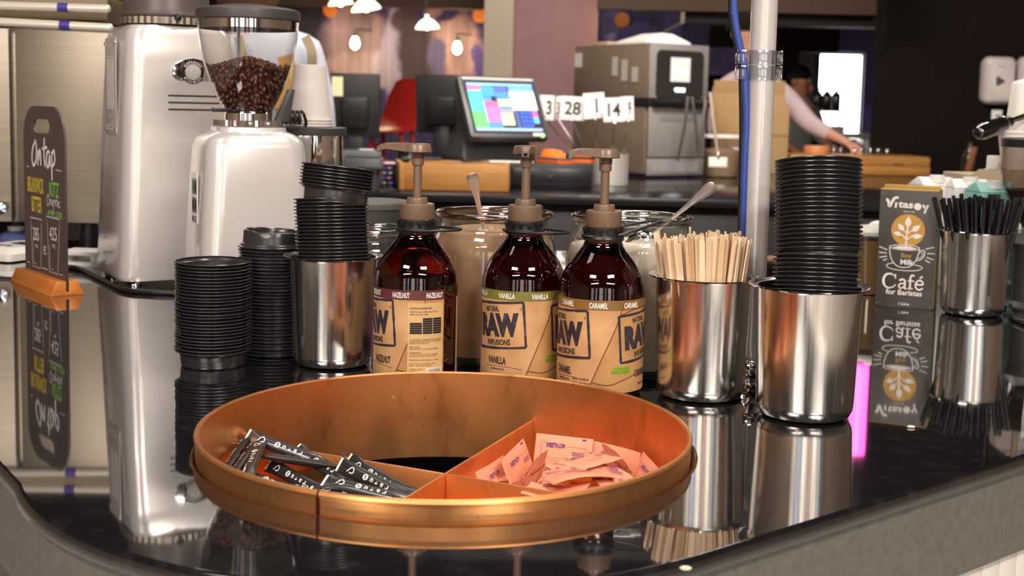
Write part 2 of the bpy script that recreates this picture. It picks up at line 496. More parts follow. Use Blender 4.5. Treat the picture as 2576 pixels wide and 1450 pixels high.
# pillar and mauve wall
p0, p1 = W(1217, 100, 9.0), W(1291, 100, 9.0)
struct(MB().box(((p0.x+p1.x)/2, 9.1, .7), (p1.x-p0.x, .2, 3.4)).build('pillar', mat('beige_plaster', (.38, .33, .25), .8), bevel=.006))
p0, p1 = W(1291, 100, 9.15), W(1503, 100, 9.15)
struct(MB().box(((p0.x+p1.x)/2, 9.25, .7), (p1.x-p0.x, .2, 3.4)).build('wall_mauve', mat('mauve_plaster', (.27, .15, .16), .85, noise=((9, 9, 9), (.24, .13, .14), .3, .7)), smooth=0))
# dark bulkhead over the kitchen opening and the black wall at the side
p0, p1 = W(1790, 100, 10.6), W(2300, 100, 10.6)
zk1, zk0 = W(2100, 132, 10.6).z, W(2100, 350, 10.6).z
kx0, kx1 = W(2010, 200, 10.6).x, W(2178, 200, 10.6).x
dk = MB()
dk.box(((p0.x+kx0)/2, 10.7, .7), (kx0-p0.x, .1, 3.4)); dk.box(((p1.x+kx1)/2, 10.7, .7), (p1.x-kx1, .1, 3.4))
dk.box(((kx0+kx1)/2, 10.7, (zk1+2.4)/2), (kx1-kx0, .1, 2.4-zk1)); dk.box(((kx0+kx1)/2, 10.7, (zk0-1)/2), (kx1-kx0, .1, zk0+1))
struct(dk.build('wall_kitchen', dark_wall_m, smooth=0))
bx = W(1720, 100, 8.6).x; bx1 = W(2240, 100, 8.6).x
struct(MB().box(((bx+bx1)/2, 8.7, W(1900, 62, 8.6).z + .8), (bx1-bx, .2, 1.6)).build('bulkhead', mat('dark_brown_board', (.010, .007, .005), .7), smooth=0))
e = W(2222, 200, 6.9)
struct(MB().box((e.x + 1.6, 7.0, .7), (3.2, .2, 3.4)).build('wall_dark', dark_wall_m, smooth=0))
# purple painted panels beside the kitchen opening; the last is a reflection painted on
purp = mat('violet_paint', (.045, .030, .12), .6, noise=((6, 6, 2), (.10, .07, .24), .4, .75))
for k, (a, b, c, d) in enumerate(((2120, 2226, 50, 131), (2182, 2226, 132, 345), (1780, 1880, 118, 190))):
    p0, p1 = W(a, c, 10.5), W(b, d, 10.5)
    struct(MB().box(((p0.x+p1.x)/2, 10.57, (p0.z+p1.z)/2), (p1.x-p0.x, .02, p0.z-p1.z)).build('wall_violet_%d' % k, purp, smooth=0))
# the bright kitchen beyond the opening
p0, p1 = W(2068, 136, 10.9), W(2176, 350, 10.9)
wk = struct(MB().box(((p0.x+p1.x)/2, 10.95, (p0.z+p1.z)/2), (p1.x-p0.x, .02, p0.z-p1.z)).build('window_1', mat('lit_kitchen_pane', (1, 1, .97), .4, emit=4.5), smooth=0))
MB().box((p0.x - .03, 10.93, (p0.z+p1.z)/2), (.04, .04, p0.z-p1.z)).build('window_frame', dark_grey, wk, smooth=0)

# ------------------------------------------------------------------ pendant lamps and wall bulbs
shade_m = mat('white_enamel_shade', (.9, .87, .8), .35, emit=1.8, ecol=(1, .85, .6))
bulb_m = mat('warm_bulb', (1, .9, .7), .3, emit=14, ecol=(1, .80, .50))
def pendant(px, py, wpx, Y, label):
    c = W(px, py, Y); r = M_(wpx, Y) / 2
    t = thing('pendant_lamp', label, 'lamp', c, (R_(random.uniform(6, 12)), R_(random.uniform(-10, 10)), 0), 'pendant lamps')
    MB().lathe([(r, -.3*r), (.92*r, -.12*r), (.6*r, .28*r), (.3*r, .46*r), (.16*r, .5*r), (.14*r, .8*r), (0, .8*r)], 32).build('shade', shade_m, t)
    MB().ball((0, 0, -.1*r), .32*r).build('bulb', bulb_m, t)
    MB().cyl((0, 0, .8*r), (0, 0, 2.2), .004, n=6).build('cord', black_pl, t)
    l = bpy.data.lights.new('pendant_light', 'POINT'); l.energy, l.color, l.shadow_soft_size = 6, (1, .76, .48), .05
    lo = bpy.data.objects.new('pendant_light', l); COL.objects.link(lo); lo.parent = t; lo.location = (0, 0, -.7*r)
pendant(856, 2, 64, 9.2, 'white pendant lamp cut by the top edge, left of its pair')
pendant(920, 14, 74, 9.0, 'white pendant lamp right of the pair above the barista')
pendant(1075, 62, 62, 9.6, 'white pendant lamp hanging lowest before the mural')
pendant(1606, 8, 64, 9.0, 'white pendant lamp near the top edge above the steel oven')
def wall_bulb(px, py, label):
    c = W(px, py, 11.25)
    t = thing('wall_lamp', label, 'lamp', c, group='bare bulbs before the mural')
    MB().lathe([(0, -.07), (.032, -.05), (.042, -.015), (.03, .03), (.016, .05), (0, .05)], 20).build('bulb', bulb_m, t)
    MB().lathe([(.018, .045), (.018, .09), (0, .09)], 16).build('socket', black_pl, t)
    MB().tube([(0, 0, .09), (0, 0, .12), (.06, .10, .12), (.12, .24, .12)], .006, 6).build('arm', black_pl, t)
    l = bpy.data.lights.new('bulb_light', 'POINT'); l.energy, l.color, l.shadow_soft_size = 7, (1, .70, .45), .05
    lo = bpy.data.objects.new('bulb_light', l); COL.objects.link(lo); lo.parent = t; lo.location = (0, -.1, 0)
wall_bulb(893, 106, 'glowing bare bulb on the mural beside the barista shoulder')
wall_bulb(1150, 118, 'glowing bare bulb on the pink part of the mural by the pillar')
# a pink neon tube on the bulkhead above the picture, mirrored in the counter
nx = W(2172, 100, 6.2).x + .095
t = thing('neon_tube', 'magenta neon tube above the black wall, mirrored in the counter', 'lamp', (nx, 6.3, 1.20))
MB().cyl((0, 0, -.22), (0, 0, .25), .045, n=16).build('tube', mat('magenta_neon', (1, .1, .5), .3, emit=3.2, ecol=(1, .12, .52)), t)
MB().box((0, .06, .015), (.12, .04, .50)).build('backing', black_pl, t)
MB().cyl((0, .06, .262), (0, .06, 1.24), .01, n=8).build('hanger', black_pl, t)
t = thing('neon_tube', 'magenta neon tube over the customer side, glinting in bottles and lids', 'lamp', (-.75, -.55, 1.45), (0, R_(24), R_(20)))
MB().cyl((-.45, 0, 0), (.45, 0, 0), .022, n=12).build('tube', mat('magenta_neon_near', (1, .1, .4), .3, emit=9, ecol=(1, .10, .42)), t)
MB().box((0, .0, .05), (.95, .05, .03)).build('backing', black_pl, t)
MB().cyl((0, 0, .06), (.40, 0, .90), .008, n=8).build('hanger', black_pl, t)

# ------------------------------------------------------------------ service counter with a rounded end
C0 = V((-.058, 1.13))
RIN = .2277
e1 = V((cos(R_(39)), sin(R_(39))))
def outline(off=0.0):
    pts = [V((2.2, 2.72 - off)), V((.124, .8346)) + e1 * 2.15 + V((e1.y, -e1.x)) * -off]
    n = 40
    for i in range(n + 1):
        th = R_(-51 - (105.5) * i / n); r = .344 + .032 * i / n - off
        pts.append(C0 + V((cos(th), sin(th))) * r)
    a = R_(125)
    pts.append(pts[-1] + V((cos(a), sin(a))) * 1.55)
    pts.append(V((pts[-1].x, 2.72 - off)))
    return pts
def slab(name, pts, hole_r, z0, z1, m, parent, bev=0.0):
    cu = bpy.data.curves.new(name, 'CURVE'); cu.dimensions = '2D'; cu.fill_mode = 'BOTH'; cu.extrude = (z1-z0)/2 - bev; cu.bevel_depth = bev; cu.bevel_resolution = 3
    loops = [pts]
    if hole_r: loops.append([C0 + V((cos(2*pi*i/96), sin(2*pi*i/96))) * hole_r for i in range(96)])
    for lp in loops:
        sp = cu.splines.new('POLY'); sp.points.add(len(lp) - 1); sp.use_cyclic_u = True
        for p, q in zip(sp.points, lp): p.co = (q[0], q[1], 0, 1)
    o = bpy.data.objects.new(name, cu); COL.objects.link(o)
    me = bpy.data.meshes.new_from_object(o.evaluated_get(bpy.context.evaluated_depsgraph_get()))
    bpy.data.objects.remove(o)
    me.materials.clear(); me.materials.append(m)
    me.polygons.foreach_set('use_smooth', [True]*len(me.polygons)); me.set_sharp_from_angle(angle=R_(30))
    ob = bpy.data.objects.new(name, me); COL.objects.link(ob); ob.parent = parent; ob.location = (0, 0, (z0+z1)/2)
    return ob
ctr = thing('service_counter', 'glossy black service counter with rounded end and grey edge band', 'counter')
slab('countertop', outline(.006), RIN + .0066, -.016, 0, black_gloss, ctr, bev=.006)
apron_m = mat('grey_stone_edge', (.115, .11, .095), .6, noise=((120, 120, 120), (.155, .147, .13), .3, .7, 6))
slab('edge_band', outline(.008), RIN + .004, -.097, -.017, apron_m, ctr)
core = [V((p.x, p.y)) for p in outline(.03)]
slab('carcass', core, RIN + .005, -1.0, -.098, mat('cabinet_carcass', (.10, .09, .08), .7), ctr)
board_m = mat('white_cladding_paint', (.72, .70, .66), .5)
cl = None
for i in range(24):
    p = V((.124, .8346)) + e1 * (-.02 + .031 * i) + V((e1.y, -e1.x)) * -.022
    if cl is None:
        cl = MB().box((0, 0, 0), (.0295, .012, .9)).build('cladding_board', board_m, ctr, bevel=.002, loc=(p.x, p.y, -.55), rot=(0, 0, R_(39)))
    else: dup(cl, (p.x, p.y, -.55))

# ------------------------------------------------------------------ copper ring let into the counter
cx, cy = C0
ring = thing('copper_bin_ring', 'round copper ring let into the counter holding sweetener compartments', 'condiment tray', (cx, cy, 0))
ZR, ZF, ZD = .0185, -.078, -.029
prof = [(RIN - .0035, ZF), (RIN - .0035, ZR - .004), (RIN - .0036, ZR - .001), (RIN - .002, ZR + .0008), (RIN + .0005, ZR), (RIN + .0014, ZR - .0022), (RIN + .0004, ZR - .005), (RIN, ZR - .006), (RIN, ZF), (RIN - .0035, ZF)]
# a hairline seam stays open at the front left
MB().lathe(prof, 128, a0=-112.0, a1=247.6).build('wall', copper, ring)
sm = MB()
for s_ in (-1, 1):
    a = R_(-112.2 + s_ * .32)
    sm.tube([(cos(a)*(RIN + .0006), sin(a)*(RIN + .0006), .001), (cos(a)*(RIN + .0006), sin(a)*(RIN + .0006), ZR - .004)], .0006, 6)
sm.build('seam', copper_edge, ring)
for k, ang in enumerate((67.5, 155)):
    d = V((cos(R_(ang)), sin(R_(ang)), 0)); L_ = RIN - .004
    if k == 0: spans = ((-L_, L_),)
    else: spans = ((-L_, -.0016), (.0016, L_))
    for a, b in spans:
        dv = MB()
        Mx = Matrix.Rotation(R_(ang), 4, 'Z')
        dv.box(((a+b)/2, 0, (ZD+ZF)/2), (b-a, .0026, ZD-ZF), Mx)
        dv.build('divider', copper, ring, bevel=.0008)
fl = []
for a0, a1 in ((155, 247.5), (247.5, 335), (-25, 67.5)):
    m2 = MB().lathe([(.003, ZF), (RIN - .004, ZF), (RIN - .004, ZF + .002), (.003, ZF + .002)], 32, a0=a0 + .5, a1=a1 - .5)
    m2.build('compartment_floor', copper, ring)
lump = MB().ball((RIN + .0018, .012, .0045), (.004, .010, .0045)).ball((RIN + .001, .022, .003), (.003, .007, .003))
lump.build('sealant_lump', mat('clear_sealant', (.55, .50, .42), .2, trans=.4), ring)
# black waste chute under the open quarter
MB().lathe([(RIN - .006, ZF - .001), (RIN - .006, -.5), (0, -.5)], 48, a0=60, a1=162).build('chute', mat('chute_black', (.002, .002, .002), 1.0, spec=.0), ring)

# ------------------------------------------------------------------ sweetener packets and sugar sticks
pink_m = mat('pink_paper', (.80, .315, .185), .62)
pink_w = mat('pink_print', (.62, .20, .16), .7)
violet_ink = mat('violet_ink', (.10, .02, .22), .6)
def packet_mesh(w=.060, h=.038, t=.0045, bend=0.0):
    nx_, ny_ = 10, 6
    vs, fs = [], []
    for sd in (1, -1):
        for j in range(ny_ + 1):
            for i in range(nx_ + 1):
                u, v = i/nx_, j/ny_
                z = sd * (t/2 * (sin(pi*u) * sin(pi*v)) ** .5 * (0 if i in (0, nx_) or j in (0, ny_) else 1) + .00018)
                vs.append(((u-.5)*w, (v-.5)*h, z + bend * ((u-.5)*2)**2 * .01 + random.uniform(-.0003, .0003)))
    n1 = (nx_+1)*(ny_+1)
    for j in range(ny_):
        for i in range(nx_):
            a = j*(nx_+1)+i
            fs.append((a, a+1, a+nx_+2, a+nx_+1)); fs.append((n1+a+nx_+1, n1+a+nx_+2, n1+a+1, n1+a))
    return MB().add(vs, fs)
def packet_prints():
    a = MB()
    z = Matrix.Translation((0, 0, .0032))
    a.text("SWEET'N LOW", -.008, .0085, .020, .0052, z, bold=.03)
    a.text('GRANULATED', .016, .0028, .013, .0020, z, bold=.02).text('SWEETENER', .016, .0002, .012, .0020, z, bold=.02)
    a.box((.021, .0168, .0013), (.004, .0016, .0002))
    b = MB()
    for i in range(3): b.box((-.002, -.004 - .0028*i, .0030), (.030 - .005*i, .0003, .0001))
    for (x0, y0, x1, y1) in ((-.023, .0115, -.019, .0115), (-.023, -.012, -.023, .0115), (.004, .0085, .024, .0085), (.024, -.012, .024, .0085)):
        b.box(((x0+x1)/2, (y0+y1)/2, .0028), (abs(x1-x0)+.0004, abs(y1-y0)+.0004, .0001))
    return a, b
pk = []
for bend in (0, .5, -.4):
    t = packet_mesh(bend=bend).build('paper', pink_m, smooth=50)
    pk.append(t.data); bpy.data.objects.remove(t)
a, b = packet_prints()
t = a.build('brand_print', violet_ink, smooth=0); pa = t.data; bpy.data.objects.remove(t)
t = b.build('line_print', pink_w, smooth=0); pb = t.data; bpy.data.objects.remove(t)
npk = 0
def packet(Mx, label, face=1):
    global npk
    e_ = thing('sweetener_packet', label, 'packet', group='pink sweetener packets in the copper ring')
    e_.matrix_world = Mx
    for nm, me in (('paper', pk[npk % 3]), ('brand_print', pa), ('line_print', pb)):
        o = bpy.data.objects.new(nm, me); COL.objects.link(o); o.parent = e_
    npk += 1
def packet3(tl, tr, bl, label):
    """standing packet: top-left, top-right and a point down its left edge, each pixel and distance"""
    A, B, C = W(*tl), W(*tr), W(*bl)
    x = (B-A).normalized(); dn = (C-A); dn = (dn - x * dn.dot(x)).normalized()
    c = A + x * .030 + dn * .019
    packet(frame(c, x, -dn), label)
packet3((1350, 1090, 1.262), (1493, 1106, 1.25), (1357, 1175, 1.25), 'upright pink packet with the largest lettering, against the back wall')
packet3((1492, 1108, 1.258), (1612, 1138, 1.225), (1494, 1190, 1.25), 'upright pink packet behind the tilted ones, second from the divider corner')
packet3((1203, 1187, 1.165), (1270, 1145, 1.215), (1207, 1240, 1.155), 'pink packet standing against the divider, lower of two')
packet3((1258, 1160, 1.175), (1311, 1108, 1.225), (1262, 1230, 1.160), 'pink packet standing against the divider, overlapping its neighbour')
packet3((1303, 1220, 1.14), (1380, 1108, 1.20), (1322, 1222, 1.174), 'narrow pink packet tilted edgeways with a pointed top corner')
packet3((1296, 1222, 1.13), (1400, 1158, 1.19), (1324, 1228, 1.16), 'pink packet lying slanted with its long edge to the front')
packet3((1392, 1165, 1.135), (1490, 1140, 1.175), (1410, 1188, 1.10), 'pale pink packet lying face up on top of the pile')
packet3((1525, 1110, 1.20), (1615, 1210, 1.14), (1506, 1128, 1.235), 'pink packet leaning diagonally over the upright one')
packet3((1545, 1165, 1.15), (1620, 1222, 1.10), (1570, 1220, 1.10), 'pink packet tipped towards the rim beside the wall highlight')
packet3((1618, 1137, 1.19), (1668, 1190, 1.14), (1622, 1200, 1.17), 'triangular looking pink packet poking up nearest the right wall')
packet3((1338, 1226, 1.125), (1480, 1222, 1.11), (1345, 1243, 1.10), 'pink packet lying lowest in front beside the divider')
packet3((1365, 1195, 1.12), (1470, 1185, 1.13), (1360, 1210, 1.085), 'pink packet lying under the topmost pale one')
packet3((1490, 1150, 1.17), (1600, 1210, 1.12), (1480, 1175, 1.13), 'flat pink packet in the middle right of the pile')
random.seed(11)
for i in range(26):
    while True:
        r, th = RIN * math.sqrt(random.uniform(.06, .66)), R_(random.uniform(-12, 54))
        p = V((cx + r*cos(th), cy + r*sin(th)))
        if r > .05: break
    z = -.0745 + .0052 * (i // 5)
    Mx = Matrix.Translation((p.x, p.y, z)) @ Euler((R_(random.uniform(-8 - i*.4, 8 + i*.4)), R_(random.uniform(-9 - i*.4, 9 + i*.4)), random.uniform(0, 6.28))).to_matrix().to_4x4()
    packet(Mx, 'pink sweetener packet lying flat within the heap')

stick_m = mat('black_sachet_film', (.026, .024, .022), .26, spec=.8)
def stick_geo(w=.017, L=.098, t=.0075):
    n = 14; vs = []; fs = []; k = 10
    for i in range(n + 1):
        u = i / n; x = (u-.5) * L
        f = max(0.0, min(1.0, min(u, 1-u) * 5 - .25)); f = f ** .6
        ww = w * (1 - .22*f)
        for j in range(k):
            a = 2*pi*j/k
            y = ww/2*cos(a); z = (t/2*f + .0003) * sin(a)
            vs.append((x, y, z))
    for i in range(n):
        for j in range(k):
            fs.append((i*k+j, i*k+(j+1) % k, (i+1)*k+(j+1) % k, (i+1)*k+j))
    fs += [tuple(range(k-1, -1, -1)), tuple(n*k+j for j in range(k))]
    return MB().add(vs, fs)
o = stick_geo().build('film', stick_m, smooth=50); st_me = o.data; bpy.data.objects.remove(o)
q = MB(); z = Matrix.Translation((0, 0, .0040))
q.lathe([(.0030, .0041), (0, .0041)], 20, Matrix.Translation((-.012, 0, 0)))
for i, ch in enumerate('ugar'): q.text(ch, -.0045 + .0062*i, 0, .0032, .0036, z, bold=.02, rot=pi)
q.text('ONE TEASPOON', .028, -.003, .022, .0022, Matrix.Translation((0, 0, .0034)), bold=.02)
q.stroke(curve([(-.034, -.003), (-.031, .002), (-.028, .002), (-.027, -.002), (-.031, -.003)], 5), .0010, z)
q.box((-.0475, 0, .0006), (.0022, .014, .0002))
o = q.build('letter_print', ink_white, smooth=0); st_pr = o.data; bpy.data.objects.remove(o)
q = MB().text('S', -.012, 0, .0026, .0038, Matrix.Translation((0, 0, .0043)), bold=.02, rot=pi)
o = q.build('initial_print', ink_black, smooth=0); st_s = o.data; bpy.data.objects.remove(o)
def stick(p0, p1, label, roll=0.0):
    A, B = G(*p0), G(*p1)
    x = (B-A).normalized()
    c = (A+B)/2
    Mx = frame(c, x, V((-x.y, x.x, 0))) @ Matrix.Rotation(roll, 4, 'X')
    e_ = thing('sugar_stick', label, 'sugar sachet', group='black sugar sticks in the copper ring')
    e_.matrix_world = Mx
    for nm, me in (('film', st_me), ('letter_print', st_pr), ('initial_print', st_s)):
        o = bpy.data.objects.new(nm, me); COL.objects.link(o); o.parent = e_
stick((838, 1215, -.036), (1030, 1262, -.044), 'black sugar stick with the white initial, lying foremost', .5)
stick((880, 1160, -.030), (1040, 1250, -.045), 'black sugar stick propped on the divider edge, nearest the hole', .9)
stick((868, 1176, -.030), (1032, 1258, -.046), 'black sugar stick just behind the one with the initial', 1.0)
stick((655, 1108, -.022), (800, 1160, -.036), 'black sugar stick with a pale end sticking up highest', .8)
stick((655, 1115, -.024), (620, 1200, -.032), 'grey-printed sugar stick standing across the others at left', .2)
stick((610, 1120, -.026), (560, 1195, -.040), 'black sugar stick leaning against the copper wall, leftmost', .7)
stick((632, 1132, -.028), (580, 1205, -.042), 'black sugar stick leaning beside the leftmost one', .7)
stick((690, 1152, -.033), (815, 1170, -.036), 'black sugar stick printed one teaspoon, across the middle', -.3)
stick((775, 1150, -.034), (860, 1205, -.044), 'crumpled black sugar stick in the middle with a raised corner', .6)
stick((645, 1205, -.044), (745, 1240, -.050), 'black sugar stick low by the front wall with white mark', .3)
stick((820, 1240, -.045), (980, 1262, -.047), 'black sugar stick under the one with the initial, by the front', .2)
stick((700, 1180, -.045), (800, 1235, -.052), 'black sugar stick half buried in the middle front', .9)
random.seed(5)
for i in range(20):
    r, th = RIN * math.sqrt(random.uniform(.10, .62)), R_(random.uniform(172, 232))
    p = V((cx + r*cos(th), cy + r*sin(th), -.073 + .0062 * (i // 4)))
    e_ = thing('sugar_stick', 'black sugar stick lying within the heap', 'sugar sachet', group='black sugar sticks in the copper ring')
    e_.matrix_world = Matrix.Translation(p) @ Euler((random.uniform(-.4, .4), random.uniform(-.06, .06), th + random.uniform(1.1, 2.0))).to_matrix().to_4x4()
    for nm, me in (('film', st_me), ('letter_print', st_pr), ('initial_print', st_s)):
        o = bpy.data.objects.new(nm, me); COL.objects.link(o); o.parent = e_
tag(MB().add([(0, 0, 0), (.02, .002, 0), (.006, .014, .006), (0, 0, .0004), (.02, .002, .0004), (.006, .014, .0064)], [(0, 2, 1), (3, 4, 5), (0, 1, 4, 3), (1, 2, 5, 4), (2, 0, 3, 5)])
    .build('paper_scrap', white_paper, loc=(-.098, .965, -.066), smooth=0), 'cream paper corner lying in the empty front compartment', 'paper')
# crumbs on the counter
for k, (px, py, l) in enumerate(((1725, 1430, 'pale crumb on the counter near the bottom edge'), (2292, 1074, 'tiny crumb on the counter below the mirrored carton'))):
    tag(MB().ball((0, 0, 0), (.0045, .003, .0015), 8, 5).build('crumb', mat('crumb', (.7, .6, .45), .8), loc=G(px, py, .0012)), l, 'crumb')

# ------------------------------------------------------------------ stainless canisters
def canister(px, Y, s, label):
    c = W(px, 900, Y); 
    t = thing('steel_canister', label, 'canister', (c.x, Y, 0), group='stainless canisters')
    p = [(0, .0012), (.040, .0005), (.045, .003), (.0482, .009), (.0490, .014), (.0530, .131), (.0535, .1335), (.0575, .1352), (.0602, .1358), (.0606, .1350), (.0600, .1342)]
    q = [(.0515, .1335), (.0480, .014), (.044, .006), (0, .005)]
    MB().lathe([(r*s, z*s) for r, z in p + q], 72).build('body', steel, t)
    MB().tube([(.0604*s*cos(2*pi*i/72), .0604*s*sin(2*pi*i/72), .1350*s) for i in range(72)], .0010, 6, closed=True).build('rolled_rim', chrome, t)
    return t
CAN = {'lids_left': (838, 1.475, .98), 'sticks': (1764, 1.348, 1.0), 'lids_right': (2028, 1.27, 1.02), 'straws': (2438, 1.965, 1.0)}
canister(*CAN['lids_left'], 'stainless canister of black lids left of the hazelnut bottle')
canister(*CAN['sticks'], 'stainless canister full of wooden stirring sticks')
canister(*CAN['lids_right'], 'stainless canister with tall leaning lid tower, nearest the counter edge')
canister(*CAN['straws'], 'stainless canister of black straws beside the soy carton')
def can_pos(k): return V((W(CAN[k][0], 900, CAN[k][1]).x, CAN[k][1], 0))

# ------------------------------------------------------------------ coffee cup lids
lp = [(.0436, .0002), (.0450, .0000), (.0457, .0005), (.0458, .0011), (.0452, .0017), (.0428, .0020), (.0414, .0044), (.0405, .0050), (.0392, .0052), (.0385, .0170), (.0377, .0192), (.0362, .0200), (.0350, .0192), (.0340, .0150), (.0, .0145)]
o = MB().lathe([(r*.985, z) for r, z in lp] , 56).build('cup_lid', lid_black, smooth=40); lid_me = o.data; bpy.data.objects.remove(o)
def lid(Mx, label, group):
    o = bpy.data.objects.new('coffee_cup_lid', lid_me); COL.objects.link(o)
    o.matrix_world = Mx
    return tag(o, label, 'cup lid', group)
FL = Matrix.Rotation(pi, 4, 'X')
jit = random.Random(3)
def J(s=.0006): return V((jit.uniform(-s, s), jit.uniform(-s, s), 0))
def tilt(a): return Euler((jit.uniform(-a, a), jit.uniform(-a, a), jit.uniform(0, 6))).to_matrix().to_4x4()
c = G(537, 930)
c.y = 1.455; c.x = W(537, 800, 1.455).x
for i in range(28):
    lid(Matrix.Translation(c + V((0, 0, .0205 + .0039*i)) + J()) @ tilt(.006) @ FL, 'black cup lid upside down in the shortest stack, standing on the counter', 'lids in the short counter stack')
c2 = V((W(690, 800, 1.54).x, 1.54, 0))
for i in range(31):
    o = lid(Matrix.Translation(c2 + V((0, 0, .0015 + .0043*i)) + J()) @ tilt(.004), 'black cup lid dome up in the stack behind the short one', 'lids in the upright counter stack')
top = thing('coffee_cup_lid', 'topmost black cup lid dome up with a sip notch, behind the short stack', 'cup lid', c2 + V((0, 0, .0015 + .0043*31)), group='lids in the upright counter stack')
MB().lathe(lp[:9], 64).build('rim', lid_black, top)
dome = MB()
n = 64; secs = []
for (r, z) in [(.0392, .0052), (.0388, .0100), (.0382, .0170), (.0372, .0195), (.0358, .0200), (.0345, .0190), (.0335, .0150), (.018, .0148), (.001, .0148)]:
    sec = []
    for i in range(n):
        a = 2*pi*i/n
        notch = math.exp(-((a - R_(265))/.36)**2) * (z > .016) * .0035
        sec.append((r*cos(a), r*sin(a), z + (.0022*cos(a - R_(200)) if z > .016 else 0) - notch))
    secs.append(sec)
dome.loft(secs, cap=False).build('dome', lid_black, top)
MB().lathe([(.0045, .0002), (.0045, .0012), (0, .0012)], 16).build('sip_hole', black_pl, top, loc=(.004, -.030, .0175))
# left canister: straight pile with a crooked pile on top
cl_ = can_pos('lids_left')
A = Matrix.Rotation(R_(-2.2), 4, 'Y') @ Matrix.Rotation(R_(-4.5), 4, 'X')
for i in range(20):
    lid(Matrix.Translation(cl_ + V((0, 0, .122))) @ A @ Matrix.Translation(V((-.0001*i, 0, .0042*i)) + J(.0004)) @ tilt(.004) @ FL, 'black cup lid in the pile rising from the canister beside the hazelnut bottle', 'lids in the canister by the hazelnut bottle')
Bm = Matrix.Translation(cl_ + V((0, 0, .2155))) @ Matrix.Rotation(R_(5.6), 4, 'Y') @ Matrix.Rotation(R_(-5), 4, 'X')
for i in range(7):
    lid(Bm @ Matrix.Translation(V((.0022, .002, .0005 + .0040*i)) + J(.0003)) @ tilt(.004) @ FL, 'black cup lid in the crooked bunch on top of the canister pile', 'crooked lids on the left canister')
# right canister: tower leaning back
cr = can_pos('lids_right')
A = Matrix.Translation(cr + V((.007, -.002, .115))) @ Matrix.Rotation(R_(1.2), 4, 'Y') @ Matrix.Rotation(R_(-8.6), 4, 'X')
for i in range(13):
    lid(A @ Matrix.Translation(V((0, 0, .0045*i)) + J(.0004)) @ tilt(.004) @ FL, 'black cup lid in the lower part of the tall leaning tower', 'lower lids of the leaning tower')
A2 = Matrix.Translation(cr + V((.0095, .0075, .1745))) @ Matrix.Rotation(R_(-.4), 4, 'Y') @ Matrix.Rotation(R_(-10.2), 4, 'X')
for i in range(21):
    lid(A2 @ Matrix.Translation(V((0, 0, .0008 + .0046*i)) + J(.0003)) @ tilt(.003) @ FL, 'black cup lid in the upper part of the tall leaning tower', 'upper lids of the leaning tower')

# ------------------------------------------------------------------ wooden stirrers and straws
def stirrer(w=.0064, L=.168, t=.0013):
    poly = [(-w/2, w/2), (-w/2, L - w/2)] + [(w/2*cos(pi - pi*i/8), L - w/2 + w/2*sin(pi*i/8)) for i in range(1, 8)] + [(w/2, L - w/2), (w/2, w/2)] + [(w/2*cos(-pi*i/8), w/2 - w/2*sin(pi*i/8)) for i in range(1, 8)]
    return MB().prism(poly, -t/2, t/2, Matrix.Rotation(pi/2, 4, 'X'))
sm_ = []
for k, col in enumerate(((.74, .54, .34), (.66, .46, .27), (.80, .62, .43))):
    m = mat('birch_stick_%d' % k, col, .6, noise=((90, 90, 7), tuple(v*.82 for v in col), .3, .7, 5))
    o = stirrer().build('s', m, smooth=0); sm_.append(o.data); bpy.data.objects.remove(o)
cs = can_pos('sticks')
rr = random.Random(21)
def lean(me, name, c, bx_, by_, tx, ty, twist, z0, label, cat, grp):
    b, t = V((bx_, by_, 0)), V((tx, ty, .178))
    d = (t - b).normalized()
    q = d.to_track_quat('Z', 'Y').to_matrix().to_4x4()
    o = bpy.data.objects.new(name, me); COL.objects.link(o)
    o.matrix_world = Matrix.Translation(c + b + V((0, 0, z0))) @ q @ Matrix.Rotation(twist, 4, 'Z')
    return tag(o, label, cat, grp)
ns = 0
for row, (yy, cnt) in enumerate(((-.040, 15), (-.033, 15), (-.026, 14), (-.016, 12), (-.004, 12), (.010, 10), (.022, 8))):
    wx = math.sqrt(max(.0, .046**2 - yy**2))
    wt = math.sqrt(max(.0, .052**2 - (yy*1.05)**2)) + .006
    for i in range(cnt):
        u = (i + .5 + rr.uniform(-.35, .35)) / cnt * 2 - 1
        lean(sm_[rr.randrange(3)], 'stirring_stick', cs, u*wx*.72, yy*.86 + rr.uniform(-.002, .002), u*wt + rr.uniform(-.004, .004) - .004, yy*1.10 + rr.uniform(-.003, .003),
             rr.choice((0, 0, .2, -.25, .6, 1.3, -1.2)) + rr.uniform(-.2, .2), .0065 + rr.uniform(0, .009) - .004*abs(u) + .004, 'flat birch stirring stick in the canister', 'stirring stick', 'birch stirring sticks')
        ns += 1
sp = [(.0024, 0), (.0029, 0), (.0029, .175), (.0024, .175), (.0024, 0)]
o = MB().lathe(sp, 12).build('straw', mat('black_straw_plastic', (.010, .010, .011), .22), smooth=40); straw_me = o.data; bpy.data.objects.remove(o)
cw = can_pos('straws')
rr = random.Random(8)
for row, (yy, cnt) in enumerate(((-.038, 9), (-.030, 10), (-.021, 10), (-.010, 11), (.002, 11), (.014, 10), (.026, 9))):
    wx = math.sqrt(.045**2 - yy**2); wt = math.sqrt(.060**2 - (yy*1.2)**2) + .010
    for i in range(cnt):
        u = (i + .5 + rr.uniform(-.4, .4)) / cnt * 2 - 1
        lean(straw_me, 'drinking_straw', cw, u*wx*.62 + .004, yy*.7, u*wt + rr.uniform(-.008, .008) - .002, yy*1.25 + rr.uniform(-.004, .004), 0, .0066 + rr.uniform(0, .012), 'thin black drinking straw in the canister', 'straw', 'black drinking straws')

